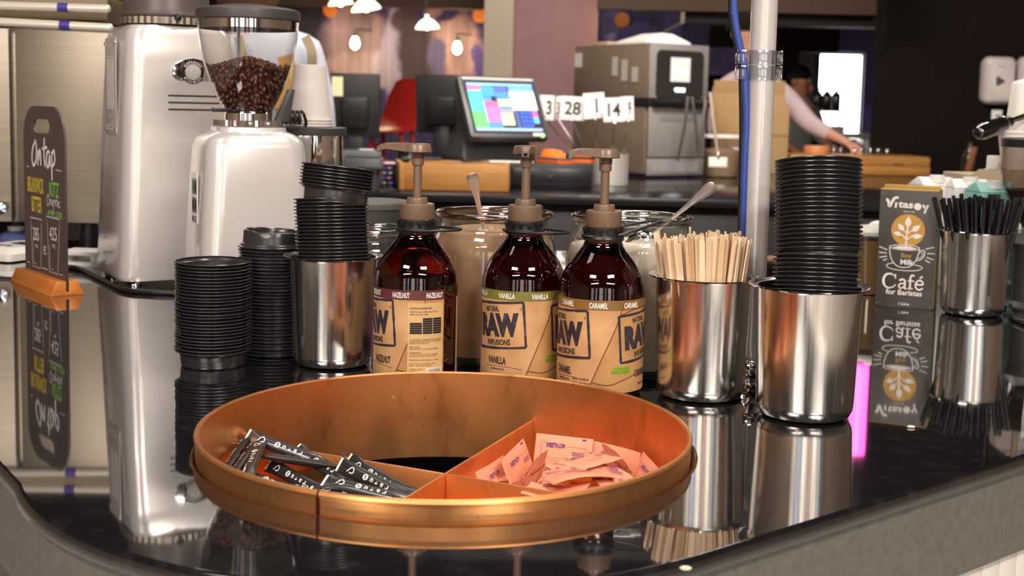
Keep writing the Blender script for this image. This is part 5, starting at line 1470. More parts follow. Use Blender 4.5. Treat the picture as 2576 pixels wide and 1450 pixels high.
MB().loft([[(-.14, -.10, 0), (.13, -.10, 0), (.13, .12, 0), (-.14, .12, 0)], [(-.14, -.10, .012), (.13, -.10, .010), (.13, .12, .010), (-.14, .12, .012)], [(-.02, -.06, .052), (.05, -.06, .050), (.05, .08, .05), (-.02, .08, .052)]]).build('folded_sheets', white_paper, ppr, smooth=0)
tgs = thing('tongs', 'dark tongs lying tilted on the papers above the oven', 'tongs')
tgs.matrix_world = ppr.matrix_world @ Matrix.Translation((.06, -.02, .072)) @ Euler((0, R_(-22), .2)).to_matrix().to_4x4()
for s_ in (1, -1): MB().box((0, .006*s_, 0), (.16, .006, .014)).build('arm', dark_grey, tgs, bevel=.003)
MB().ball((.082, 0, 0), (.012, .010, .009)).build('joint', dark_grey, tgs)
tag(MB().box((0, 0, .008), (.19, .12, .016)).build('clipboard', mat('tan_board', (.45, .33, .22), .6), bevel=.002, M=Matrix.Translation(oc) @ Matrix.Rotation(ph, 4, 'Z') @ Matrix.Translation((.11, .40, .6258))), 'flat tan board lying at the back of the oven top', 'board')

# things hanging from the oven handle
def strap(pts, w, m, name, label, cat, Y):
    P3 = [W(x, y, Y + .02*i) for i, (x, y) in enumerate(pts)]
    b = MB(); secs = []
    for i, p in enumerate(P3):
        secs.append([p + V((dx, dy, 0)) for dx, dy in ((-w/2, -.003), (w/2, -.003), (w/2, .003), (-w/2, .003))])
    b.loft(secs)
    t = thing(name, label, cat, P3[0]); o = b.build('strip', m, t, bevel=.001); o.location = -P3[0]
    return t, P3
grey_strip = mat('grey_utensil', (.10, .085, .08), .4, .4)
strap([(1731, 243), (1722, 320), (1704, 405)], .014, grey_strip, 'hanging_spatula', 'dark strip hanging leftmost from the oven handle', 'utensil', 5.64)
tt_, P3 = strap([(1741, 243), (1750, 310), (1756, 395)], .013, grey_strip, 'hanging_tongs', 'pair of dark tongs hanging in a V from the oven handle', 'tongs', 5.68)
b = MB(); P4 = [W(x, y, 5.70) for x, y in ((1776, 250), (1766, 330), (1754, 398))]
b.loft([[p + V((dx, dy, 0)) for dx, dy in ((-.008, -.003), (.008, -.003), (.008, .003), (-.008, .003))] for p in P4]); o = b.build('strip', grey_strip, tt_, bevel=.001); o.location = -V(tt_.location)
tl_, P3 = strap([(1786, 232), (1795, 310), (1806, 392)], .012, mat('beige_lanyard', (.50, .38, .32), .8), 'lanyard', 'beige lanyard with white tag hanging right of the oven', 'lanyard', 5.72)
tgp = W(1806, 408, 5.72) - V(tl_.location)
MB().box(tuple(tgp), (.085, .004, .045)).build('tag', white_paper, tl_, bevel=.001)
MB().ball(tuple(tgp + V((0, -.006, .03))), (.008, .006, .018), 10, 8).build('clip', chrome, tl_)

# tub of beige powder beside the oven, steel box and cardboard box
tb = thing('plastic_tub', 'clear plastic tub of beige crumbs right of the oven', 'tub', (W(1812, 440, 6.05).x, 6.05, 0))
MB().lathe([(0, .0), (.085, 0), (.09, .004), (.118, .195), (.124, .20)], 40).build('tub_wall', clear_pl, tb, smooth=60)
MB().lathe([(0, .004), (.085, .004), (.106, .125), (.06, .135), (0, .13)], 32).build('crumbs', mat('beige_crumbs', (.52, .36, .20), .95, noise=((50, 50, 50), (.42, .28, .15), .3, .7)), tb)
MB().lathe([(.118, .19), (.128, .19), (.128, .204), (.118, .204), (.118, .19)], 40).build('rim', white_pl, tb)
tag(MB().box((0, 0, .07), (.10, .2, .14)).build('steel_box', oven_grey, loc=(W(1862, 440, 6.2).x, 6.25, 0), bevel=.004), 'small grey steel box between tub and white pole', 'box')
cbx = thing('cardboard_box', 'tall brown cardboard box behind the white pole', 'box', (W(1900, 300, 6.45).x, 6.60, 0), (0, 0, R_(-6)))
kr2 = mat('brown_card', (.40, .25, .11), .8)
wbx = M_(182, 6.45)
MB().box((0, 0, .18), (wbx, .3, .36)).build('box_body', kr2, cbx, bevel=.003)
MB().box((-.02, -.16, .30), (wbx*.98, .012, .20), Matrix.Rotation(R_(-6), 4, 'X')).build('flap', kr2, cbx, bevel=.002)
MB().box((0, .10, .42), (wbx, .008, .13)).build('flap', kr2, cbx, bevel=.002)
MB().box((0, -.154, .2), (wbx, .002, .006)).build('tape_line', mat('dark_kraft', (.28, .17, .07), .7), cbx, smooth=0)
# wooden crate with glasses
wp0, wp1 = W(1985, 440, 6.5), W(2338, 440, 6.5)
cr_ = thing('wooden_crate', 'long honey coloured wooden crate at the end of the back bar', 'crate', ((wp0.x+wp1.x)/2, 6.5, 0))
cwx = wp1.x - wp0.x
MB().box((0, .0, .025), (cwx, .02, .049)).build('plank', wood_brown, cr_, bevel=.003)
MB().box((0, .0, .0755), (cwx - .006, .02, .049)).build('plank', wood_brown, cr_, bevel=.003)
MB().box((-cwx/2 + .01, .18, .05), (.02, .34, .1)).build('end_panel', wood_brown, cr_, bevel=.003)
MB().box((cwx/2 - .01, .18, .05), (.02, .34, .1)).build('end_panel', wood_brown, cr_, bevel=.003)
MB().box((0, .35, .05), (cwx, .02, .1)).build('plank', wood_brown, cr_, bevel=.003)
MB().box((0, .17, .093), (cwx - .04, .32, .012)).build('shelf', wood_brown, cr_, bevel=.002)
MB().box((.20, -.0105, .06), (.06, .002, .010)).build('knot', mat('knot_brown', (.16, .07, .02), .6), cr_, smooth=0)
for i, px in enumerate((2098, 2116, 2134, 2150, 2168, 2190, 2210, 2232, 2158)):
    p = W(px, 380, 6.58 + .06*(i % 3)); 
    g_ = thing('shot_glass', 'upturned clear glass on the wooden crate', 'glass', (p.x, p.y, .0995), group='upturned glasses on the crate')
    MB().lathe([(.019, 0), (.0185, .002), (.0165, .034), (.012, .040), (0, .041)], 20).build('glass_wall', glass_jar, g_, smooth=60)
    MB().lathe([(.0, .036), (.0135, .036), (.0115, .040), (0, .0405)], 16).build('glass_base', chrome, g_)
rd = thing('wooden_bowl', 'round orange wooden bowl upturned on the crate above the lid tower', 'bowl', (W(2062, 385, 6.55).x, 6.62, .0995))
MB().lathe([(0, 0), (.066, 0), (.068, .004), (.068, .040), (.064, .046), (0, .047)], 36).build('disc', mat('orange_wood_lid', (.62, .26, .09), .5), rd)
# soap dispensers on the black wall
for k, (px, l) in enumerate(((2502, 'white soap dispenser on the black wall, fully in view'), (2590, 'white soap dispenser cut off by the right picture edge'))):
    p = W(px, 203, 6.9)
    t = thing('soap_dispenser', l, 'soap dispenser', (p.x, 6.9, p.z), group='wall soap dispensers')
    secs = []
    for y, w, h in ((0, .165, .245), (-.03, .172, .262), (-.075, .165, .255), (-.095, .14, .225)):
        secs.append([(x, y, z) for x, z in rrect(w, h, .035, 5)])
    MB().loft(secs).build('cover', mat('dispenser_white', (.62, .57, .55), .35), t, smooth=50)
    MB().prism([(.022*cos(R_(a))*(1 + .25*cos(R_(3*a))), .022*sin(R_(a))*(1 + .25*cos(R_(3*a)))) for a in range(0, 360, 15)], 0, .002, Matrix(((1, 0, 0, -.01), (0, 0, -1, -.096), (0, 1, 0, -.005), (0, 0, 0, 1)))).build('sight_window', mat('dispenser_grey', (.08, .08, .085), .4), t)
    MB().text('Tork', -.005, .075, .042, .012, Matrix(((1, 0, 0, 0), (0, 0, -1, -.0965), (0, 1, 0, 0), (0, 0, 0, 1))), bold=.02).build('brand_print', mat('dispenser_ink', (.35, .35, .38), .5), t, smooth=0)
p = W(2508, 302, 6.88)
wl = thing('wall_notice', 'small white notice under the soap dispenser', 'notice', p)
MB().box((0, .008, 0), (.058, .012, .11)).build('card', white_pl, wl, bevel=.002)
MB().text('OK', .005, .022, .022, .008, Matrix(((1, 0, 0, 0), (0, 0, -1, .0015), (0, 1, 0, 0), (0, 0, 0, 1)))).build('print', dark_grey, wl, smooth=0) if False else MB().box((.005, .0015, .022), (.026, .001, .010)).build('print_block', dark_grey, wl, smooth=0)
bt2 = thing('sauce_bottle', 'dark brown bottle with picture label before the black wall', 'bottle', (W(2436, 440, 6.3).x, 6.3, 0))
MB().lathe([(0, 0), (.04, 0), (.04, .10), (.03, .13), (.017, .15), (.017, .19), (0, .19)], 24).build('body', mat('dark_bottle', (.02, .012, .01), .2), bt2)
MB().box((-.025, -.035, .10), (.030, .012, .13), Matrix.Rotation(R_(12), 4, 'Y')).build('label', mat('rust_label', (.22, .07, .03), .6), bt2, bevel=.002)

# number stands in a perforated steel cup
nb = V((W(1536, 440, 5.15).x, 5.15, 0))
nc = thing('perforated_cup', 'perforated steel cup holding the table numbers', 'cup', nb)
MB().lathe([(0, .002), (.070, 0), (.073, .003), (.073, .130), (.075, .132), (.071, .132), (.070, .006), (0, .006)], 48).build('cup_wall', mat('pale_steel', (.62, .60, .56), .35, .4), nc)
q = MB()
for r_ in range(9):
    for k in range(11):
        a = R_(-140 + 10*k)
        if k < 5 and r_ % 2: continue
        q.lathe([(.0028, .0006), (0, .0006)], 8, Matrix.Translation((.0732*cos(a), .0732*sin(a), .012 + .013*r_)) @ Matrix.Rotation(a, 4, 'Z') @ Matrix.Rotation(pi/2, 4, 'Y'))
h_ = q.build('perforations', slot_m, nc, smooth=0); h_['kind'] = 'stuff'
card_m = mat('number_card', (.78, .75, .74), .7)
def number(px0, px1, py0, py1, s_, Y, rot, label, tw=1.0, sx=0):
    c = W((px0+px1)/2, (py0+py1)/2, Y)
    w, h = M_(px1-px0, Y), M_(py1-py0, Y)
    t = thing('table_number', label, 'number card', c, (0, R_(rot), 0), 'table number cards')
    MB().box((0, 0, 0), (w, .003, h)).build('card', card_m, t, smooth=0)
    if s_: MB().text(s_, sx*w, 0, w*.66*tw, h*.58, Matrix(((1, 0, 0, 0), (0, 0, -1, -.002), (0, 1, 0, 0), (0, 0, 0, 1))), bold=.025).build('number_print', ink_black, t, smooth=0)
    MB().tube([(.010*cos(a), -.003, -h/2 + .006 + .010*sin(a)) for a in [2*pi*i/20 for i in range(20)]], .0012, 6, closed=True).build('clip', chrome, t)
    e_ = t.matrix_basis.inverted() if False else None
    foot = V((nb.x + max(-.05, min(.05, (c.x - nb.x)*.6)), nb.y + random.uniform(-.03, .03), .02)) - c
    fr_ = Matrix.Rotation(-R_(rot), 3, 'Y') @ foot
    MB().cyl((0, -.002, -h/2), fr_, .0022, n=8).build('wire', chrome, t)
number(1357, 1394, 240, 302, '3', 5.16, 1, 'table number card 3 beside the till screen', .55, .15)
number(1398, 1416, 243, 302, '30', 5.24, 1, 'narrow table number card turned edgeways next to 28', 1.1)
number(1410, 1471, 243, 302, '28', 5.18, 2, 'table number card 28 right of the till screen')
number(1468, 1521, 234, 298, '1', 5.15, -5, 'table number card 1 standing highest', .16, .12)
number(1562, 1594, 243, 303, '9', 5.20, -3, 'table number card 9 half hidden behind 14', .4, .18)
number(1518, 1572, 246, 306, '14', 5.10, -3, 'table number card 14 in front of 9', .9)

# till with colourful touch screen
tY = 4.86
tcn = W(1268, 268, tY); yaw = R_(27); tl = R_(31)
till = thing('till_terminal', 'grey till terminal with a colourful touch screen', 'till', (tcn.x, tcn.y + .02, .105), (0, 0, yaw))
Rs = Matrix.Translation((0, 0, tcn.z - .105)) @ Matrix.Rotation(-tl, 4, 'X') @ Matrix(((1, 0, 0, 0), (0, 0, -1, 0), (0, 1, 0, 0), (0, 0, 0, 1)))
TW, TH = .345, .278
till_m = mat('till_grey', (.060, .060, .065), .42)
MB().prism(rrect(TW, TH, .012), -.04, 0, Rs).build('screen_housing', till_m, till, bevel=.003)
MB().box((0, -.004, .0008), (TW - .035, TH - .045, .002), Rs).build('screen_bezel', slot_m, till, smooth=0)
MB().box((0, TH/2 - .014, .0008), (TW - .03, .010, .002), Rs).build('status_strip', mat('strip_grey', (.45, .44, .42), .4), till, smooth=0)
sw, sh = TW - .055, TH - .062
tiles = [(0, 1, .95, 1.0, (.20, .42, .90)), (0, .20, .84, .945, (.75, .12, .55)), (0, .20, .40, .84, (.05, .75, .62)), (.0, .20, .06, .40, (.08, .72, .10)), (.20, .40, .72, .945, (.04, .22, .75)), (.40, .60, .82, .945, (.06, .10, .28)), (.40, .62, .66, .82, (.05, .18, .62)),
         (.20, .33, .62, .72, (.05, .20, .70)), (.20, .42, .52, .62, (.62, .09, .20)), (.20, .42, .18, .52, (.55, .12, .62)), (.20, .42, .06, .18, (.04, .18, .70)), (.42, .62, .52, .66, (.72, .70, .25)), (.42, .62, .44, .52, (.05, .22, .70)), (.42, .62, .38, .44, (.75, .20, .20)), (.42, .60, .12, .38, (.72, .70, .28)),
         (.62, 1.0, .84, .945, (.10, .28, .80)), (.62, 1.0, .44, .84, (.92, .95, 1.0)), (.62, .70, .06, .44, (.04, .07, .22)), (.90, .985, .30, .42, (.80, .10, .30)), (.90, .985, .16, .30, (.10, .35, .85)), (0, 1, .0, .06, (.25, .38, .75))]
tiles += [(.715 + .060*i, .765 + .060*i, .08 + .088*j, .155 + .088*j, (.04, .10, .50)) for i in range(3) for j in range(4)]
for (u0, u1, v0, v1, c) in tiles:
    m = mat('screen_%d_%d_%d' % tuple(int(99*q_) for q_ in c), c, .3, emit=.75)
    MB().box(((u0+u1)/2*sw - sw/2, (v0+v1)/2*sh - sh/2 - .004, .0024), ((u1-u0)*sw - .0012, (v1-v0)*sh - .0012, .0008), Rs).build('screen_tile', m, till, smooth=0)
MB().loft([[(-.17, .0, .0), (.15, .0, .0), (.15, .24, .0), (-.17, .24, .0)], [(-.17, .01, .02), (.15, .01, .02), (.15, .22, .02), (-.17, .22, .02)], [(-.15, .05, .09), (.13, .05, .09), (.13, .13, .10), (-.15, .13, .10)], [(-.14, .06, .16), (.12, .06, .16), (.12, .12, .18), (-.14, .12, .18)]]).build('stand', till_m, till, bevel=.006)
MB().ball(tuple(Rs @ V((TW/2 - .035, -TH/2 + .004, .003))), .005).build('power_light', mat('green_led', (.1, 1, .1), .3, emit=3), till)
MB().box((TW/2 - .05, -TH/2 + .012, .002), (.05, .012, .002), Rs).build('sticker', mat('cream_sticker', (.75, .68, .50), .6), till, smooth=0)
# cash drawer and tray
d0, d1 = W(1283, 440, 4.74), W(1490, 440, 4.74)
cd = thing('cash_drawer', 'black metal cash drawer under the till', 'cash drawer', ((d0.x+d1.x)/2, 4.74, 0))
dw = d1.x - d0.x
MB().box((0, .21, .051), (dw, .40, .102)).build('case', black_pl, cd, bevel=.0015)
MB().box((0, .004, .050), (dw - .016, .014, .070)).build('drawer_front', mat('black_enamel', (.014, .014, .016), .25), cd, bevel=.003)
MB().lathe([(0, .006), (.008, .006), (.009, 0), (0, 0)], 16, Matrix.Translation((-.002, -.003, .052)) @ Matrix.Rotation(pi/2, 4, 'X')).build('lock', chrome, cd)
p = [W(1226, 398, 4.80), W(1330, 398, 4.80)]
tag(MB().box((0, 0, .002), (.17, .06, .004)).build('receipt_papers', white_paper, loc=(W(1285, 398, 4.78).x, 4.79, .1022), rot=(0, 0, .1), smooth=0), 'white receipts lying on the cash drawer below the screen', 'paper')
def terminal(px, Y, yaw, label, slabs):
    t = thing('card_terminal', label, 'card terminal', (W(px, 400, Y).x, Y, .1022), (0, 0, yaw), 'orange edged card terminals')
    z = 0
    for k in range(slabs):
        MB().loft([[(x, y, z) for x, y in rrect(.088, .15, .014)], [(x, y, z + .011) for x, y in rrect(.090, .152, .014)]]).build('orange_shell', mat('orange_shell', (.85, .16, .015), .4), t, smooth=40)
        MB().loft([[(x, y, z + .0112) for x, y in rrect(.086, .148, .014)], [(x, y, z + .022) for x, y in rrect(.070, .13, .014)]]).build('dark_face', dark_grey, t, smooth=40)
        z += .0222
    return t, z
t_, z_ = terminal(1450, 4.95, R_(70), 'two stacked flat card terminals with orange edges', 2)
t_, z_ = terminal(1396, 4.83, R_(40), 'upright orange card terminal with paper hood beside the till', 1)
MB().loft([[(x, y, .022) for x, y in rrect(.07, .11, .014)], [(x, y + .02, .048) for x, y in rrect(.055, .06, .012)], [(x, y + .03, .052) for x, y in rrect(.03, .03, .012)]]).build('paper_hood', mat('orange_hood', (.80, .17, .02), .4), t_, smooth=50)
wd0 = V((W(1013, 470, 4.56).x, 4.56, 0)); wd1 = V((W(1280, 470, 4.56).x, 4.56, 0))
wt_ = thing('wooden_box', 'open honey oak box on the back bar behind the hazelnut pump', 'box', (wd0 + wd1)/2)
ww = (wd1 - wd0).length
MB().box((0, .009, .052), (ww, .018, .100)).build('front_panel', wood_brown, wt_, bevel=.002)
MB().box((-ww/2 - .005, .14, .052), (.018, .30, .100), Matrix.Translation((-ww/2, 0, 0)) @ Matrix.Rotation(R_(8), 4, 'Z') @ Matrix.Translation((ww/2, 0, 0))).build('end_panel', wood_brown, wt_, bevel=.002)
MB().box((ww/2 - .009, .14, .052), (.018, .24, .100)).build('end_panel', wood_brown, wt_, bevel=.002)
MB().box((0, .28, .052), (ww, .018, .100)).build('back_panel', wood_brown, wt_, bevel=.002)
MB().box((0, .145, .006), (ww - .02, .26, .010)).build('base_panel', wood_brown, wt_)
tag(MB().box((0, 0, 0), (.15, .05, .012)).build('key_strip', dark_grey, loc=(W(1060, 405, 4.7).x, 4.70, .112), bevel=.002, rot=(0, 0, .2)), 'dark flat gadget lying across the wooden box', 'gadget')
# pagers in stacks
led_cols = [(1, .25, .35), (1, .8, .2), (.3, .5, 1), (1, .4, .8), (.4, 1, .5)]
def pager_stack(px, Y, n, z0, word):
    x_ = W(px, 380, Y).x
    for i in range(n):
        t = thing('guest_pager', 'dark guest pager in the %s stack of pagers on the back bar' % word, 'pager', (x_ + random.uniform(-.002, .002), Y, z0 + .0195*i), (0, 0, random.uniform(-.1, .1)), 'guest pagers, %s stack' % word)
        MB().loft([[(x, y, z) for x, y in rrect(.096, .09, .016)] for z in (.0005, .016)]).build('case', mat('pager_navy', (.010, .012, .04), .3), t, smooth=40)
        m = mat('pager_strip_lit' if i == n - 1 else 'pager_strip', (.75, .5, .6) if i == n-1 else (.10, .07, .22), .4, emit=.5 if i == n-1 else .0)
        MB().box((0, -.0457, .010), (.080, .0012, .006 if i == n-1 else .003)).build('light_strip', m, t, smooth=0)
        for k in range(3): MB().box((-.026 + .026*k, -.0466, .010), (.009, .0008, .004)).build('led', mat('led_%d' % ((k + i) % 5), led_cols[(k+i) % 5], .4, emit=.8 if i == n-1 else .12), t, smooth=0)
pager_stack(1122, 4.74, 5, .0, 'right-hand')
pager_stack(968, 4.86, 5, .0, 'left-hand')
pager_stack(905, 4.90, 4, .0, 'outer')
# scanner dome, printers, monitors
sd = thing('barcode_scanner', 'rounded glossy black scanner between the pager stacks', 'scanner', (W(1036, 380, 5.05).x, 5.05, 0))
MB().lathe([(0, 0), (.055, 0), (.056, .02), (.05, .03), (.03, .06), (0, .06)], 28).build('foot', black_pl, sd)
MB().ball((0, 0, .105), (.062, .055, .062), 22, 14).build('head', mat('gloss_black_shell', (.01, .01, .012), .12), sd, smooth=60)
MB().box((0, -.052, .10), (.05, .012, .018)).build('scan_window', chrome, sd, bevel=.003)
pr = thing('receipt_printer', 'dark grey receipt printer left of the wooden box', 'printer', (W(912, 440, 4.72).x, 4.72, 0), (0, 0, .05))
MB().box((0, .06, .055), (.15, .17, .11)).build('case', mat('printer_grey', (.075, .078, .082), .4), pr, bevel=.012)
MB().box((0, .06, .117), (.13, .13, .012)).build('lid', mat('printer_top', (.11, .115, .12), .4), pr, bevel=.004)
MB().box((.055, -.028, .06), (.012, .006, .014)).build('button', mat('pale_button', (.5, .4, .4), .5), pr, bevel=.001)
pr2 = thing('receipt_printer', 'low grey printer behind the first one by the paper cups', 'printer', (W(908, 370, 5.22).x, 5.26, 0), (0, 0, .1))
MB().box((0, 0, .06), (.16, .18, .12)).build('case', mat('printer_grey2', (.12, .13, .14), .4), pr2, bevel=.01)
MB().box((.02, -.08, .124), (.06, .02, .006)).build('paper_slot', white_paper, pr2, bevel=.001)
tag(MB().lathe([(0, 0), (.045, 0), (.05, .006), (.05, .012), (0, .014)], 28).lathe([(0, -.07), (.034, -.07), (.036, 0), (0, 0)], 24).build('pot_lid', dark_grey, loc=(W(935, 470, 4.6).x, 4.56, .0702), smooth=40), 'small round dark pot beside the wooden box', 'pot')
def monitor(px, py, wpx, hpx, Y, yaw, tilt_, label, note=False):
    c = W(px, py, Y); w, h = M_(wpx, Y), M_(hpx, Y)
    zb_ = c.z
    t = thing('till_monitor', label, 'monitor', (c.x, c.y, 0), (0, 0, yaw), 'dark till monitors from behind')
    Mx = Matrix.Translation((0, 0, zb_)) @ Matrix.Rotation(tilt_, 4, 'X')
    MB().box((0, 0, 0), (w, .03, h), Mx).build('panel', mat('monitor_black', (.018, .016, .016), .45), t, bevel=.006)
    MB().box((0, -.024, -h*.1), (w*.55, .03, h*.5), Mx).build('back_cover', black_pl, t, bevel=.01)
    MB().box((0, .02, max(.02, (zb_ - h*.3)/2)), (.07, .04, max(.04, zb_ - h*.3))).build('neck', black_pl, t, bevel=.004)
    MB().box((0, .03, .008), (.20, .18, .016)).build('base', black_pl, t, bevel=.006)
    if note:
        MB().box((-w*.36, -.0160, h*.30), (.048, .001, .085), Mx).build('sticky_note', mat('pale_yellow_note', (.78, .75, .45), .8), t, smooth=0)
monitor(894, 266, 122, 160, 5.45, .06, R_(6), 'dark monitor with a yellow note, behind the paper cups', True)
monitor(1112, 262, 130, 145, 5.35, -.12, R_(10), 'dark monitor seen from behind, left of the colourful till')
# red chair in the seating area
rc = thing('red_chair', 'red plastic chair seen between the two dark monitors', 'chair', (W(995, 300, 8.0).x, 8.0, -1.0), (0, 0, R_(-35)))
red_m = mat('red_plastic', (.28, .012, .008), .4)
zc = W(995, 250, 8.0).z + 1.0
secs = []
for (y, z, w) in ((-.20, zc - .20, .30), (-.02, zc - .18, .34), (.08, zc - .10, .36), (.13, zc + .02, .36), (.16, zc + .12, .28), (.165, zc + .14, .18)):
    secs.append([(-w/2, y, z), (w/2, y, z), (w/2, y + .02, z - .02), (-w/2, y + .02, z - .02)])
MB().loft(secs).build('seat_shell', red_m, rc, bevel=.004)
for sx_ in (-1, 1):
    for sy_ in (-1, 1): MB().cyl((.12*sx_, .05*sy_ - .03, zc - .2), (.19*sx_, .16*sy_ - .03, 0), .016, n=10).build('leg', red_m, rc)
MB().box((0, -.03, zc - .30), (.30, .02, .02)).build('stretcher', red_m, rc)

# ------------------------------------------------------------------ people
def skin_mesh(name, pts, edges, m, parent, sub=2, root=0):
    me = bpy.data.meshes.new(name)
    me.from_pydata([tuple(p[0]) for p in pts], edges, [])
    o = bpy.data.objects.new(name, me); COL.objects.link(o)
    md = o.modifiers.new('s', 'SKIN'); md.use_smooth_shade = True
    for i, p in enumerate(pts):
        r = p[1]; sv = me.skin_vertices[0].data[i]
        sv.radius = r if isinstance(r, tuple) else (r, r)
        sv.use_root = (i == root)
    o.modifiers.new('u', 'SUBSURF').levels = sub
    dg = bpy.context.evaluated_depsgraph_get()
    m2 = bpy.data.meshes.new_from_object(o.evaluated_get(dg))
    bpy.data.objects.remove(o); bpy.data.meshes.remove(me)
    m2.materials.clear(); m2.materials.append(m)
    m2.polygons.foreach_set('use_smooth', [True]*len(m2.polygons))
    o2 = bpy.data.objects.new(name, m2); COL.objects.link(o2); o2.parent = parent
    return o2
def hand_pts(wr, d, side, up, s=1.0):
    """wrist, palm and five bent fingers as skin points; returns points and edges relative to the first"""
    P = [(wr, .026*s), (wr + d*.045*s, (.036*s, .020*s)), (wr + d*.085*s, (.040*s, .018*s))]
    E = [(0, 1), (1, 2)]
    for k, (off, L) in enumerate(((-.030, .062), (-.010, .075), (.011, .070), (.030, .054))):
        b = wr + d*.090*s + side*off*s
        i = len(P)
        P += [(b, .0095*s), (b + d*L*.5*s - up*.006*s, .0090*s), (b + d*L*.85*s - up*.024*s, .0080*s), (b + d*L*1.0*s - up*.044*s, .0070*s)]
        E += [(2, i), (i, i+1), (i+1, i+2), (i+2, i+3)]
    i = len(P); b = wr + d*.035*s - side*.036*s
    P += [(b, .011*s), (b + d*.028*s - side*.020*s - up*.008*s, .010*s), (b + d*.055*s - side*.024*s - up*.022*s, .0085*s)]
    E += [(1, i), (i, i+1), (i+1, i+2)]
    return P, E
skin_m1 = mat('skin_fair', (.56, .28, .19), .5, sss=.05); skin_m2 = mat('skin_tan', (.36, .16, .09), .5)

def person(label, floor_pt, head, headr, neck, chest, pelvis, shR, elR, wrR, shL, elL, wrL, shirt, trousers, skin_, hair, handd=(V((0, -1, 0)), V((1, 0, 0))), face_dir=V((0, -1, 0)), hair_full=False, low=-.35):
    t = thing('person', label, 'person', floor_pt)
    o0 = V(floor_pt)
    f = lambda p: V(p) - o0
    # one continuous body
    P = [(f(pelvis), (.13, .10)), (f((V(pelvis)+V(chest))/2), (.125, .095)), (f(chest), (.145, .105)), (f(neck), .055), (f(head) - V((0, 0, headr*.55)), headr*.62), (f(head), (headr*.86, headr*.95)), (f(head) + V((0, 0, headr*.6)), (headr*.66, headr*.72))]
    E = [(0, 1), (1, 2), (2, 3), (3, 4), (4, 5), (5, 6)]
    for (sh, el, wr) in ((shR, elR, wrR), (shL, elL, wrL)):
        i = len(P)
        P += [(f(sh), .055), (f(el), .040), (f(wr), .027)]
        E += [(2, i), (i, i+1), (i+1, i+2)]
        d = (V(wr) - V(el)).normalized(); side = d.cross(V((0, 0, 1))).normalized(); up = side.cross(d)
        hp, he = hand_pts(f(wr), d, side, up)
        j = len(P); P += hp[1:]
        mp = lambda q: i + 2 if q == 0 else j + q - 1
        E += [(mp(a), mp(b)) for a, b in he]
    for s_ in (-1, 1):
        hx = f(pelvis) + V((.085*s_, 0, -.06)); i = len(P)
        P += [(hx, .085), (V((.10*s_, .02, .50)), .06), (V((.11*s_, .03, .09)), .042), (V((.12*s_, -.09, .035)), .038)]
        E += [(0, i), (i, i+1), (i+1, i+2), (i+2, i+3)]
    body = skin_mesh('body', P, E, skin_, t)
    fd = face_dir.normalized(); sd_ = fd.cross(V((0, 0, 1))).normalized(); h0 = f(head)
    for s_ in (-1, 1):
        MB().ball(tuple(h0 + fd*headr*.86 + sd_*headr*.34*s_ + V((0, 0, headr*.08))), headr*.11, 10, 6).build('eye', ink_black, t)
        MB().ball(tuple(h0 + sd_*headr*.90*s_ - V((0, 0, headr*.05))), (headr*.14, headr*.20, headr*.28), 10, 8).build('ear', skin_, t)
    MB().ball(tuple(h0 + fd*headr*.98 - V((0, 0, headr*.15))), (headr*.15, headr*.17, headr*.24), 10, 8).build('nose', skin_, t)
    MB().ball(tuple(h0 + fd*headr*.84 - V((0, 0, headr*.48))), (headr*.26, headr*.10, headr*.07), 10, 6).build('mouth', mat('lip', (.35, .10, .08), .5), t)
    # shirt over torso and sleeves
    P = [(f(pelvis) + V((0, 0, .03)), (.172, .142)), (f((V(pelvis)+V(chest))/2), (.150, .115)), (f(chest), (.170, .128)), (f(neck) - V((0, 0, .03)), (.075, .070))]
    E = [(0, 1), (1, 2), (2, 3)]
    for (sh, el, wr) in ((shR, elR, wrR), (shL, elL, wrL)):
        i = len(P)
        P += [(f(sh), .074), (f((V(sh)+V(el))/2), .066), (f(el), .055), (f(V(el)*.25 + V(wr)*.75), .043)]
        E += [(2, i), (i, i+1), (i+1, i+2), (i+2, i+3)]
    skin_mesh('shirt', P, E, shirt, t)
    P = [(f(pelvis) + V((0, 0, -.02)), (.165, .135)), (f(pelvis) + V((0, 0, .10)), (.150, .122))]; E = [(0, 1)]
    for s_ in (-1, 1):
        i = len(P)
        P += [(f(pelvis) + V((.085*s_, 0, -.12)), .112), (V((.10*s_, .02, .50)), .075), (V((.11*s_, .03, .10)), .062)]
        E += [(0, i), (i, i+1), (i+1, i+2)]
    skin_mesh('trousers', P, E, trousers, t)
    hr_ = MB()
    secs = []
    for k in range(8):
        ph_ = low + (pi/2 - .02 - low) * k/7 if hair_full else .05 + (pi/2 - .05) * k/7
        rr_ = headr*1.10*cos(ph_); zz = headr*1.14*sin(ph_)
        secs.append([(rr_*.95*cos(a) , rr_*1.02*sin(a), zz + headr*.12) for a in [2*pi*i/40 for i in range(40)]])
    hr_.loft(secs)
    off = h0 - fd*headr*(.16 if not hair_full else .0)
    hr_.build('hair', hair, t, loc=off, smooth=70)
    return t
dark_tr = mat('dark_trousers', (.02, .02, .025), .8)
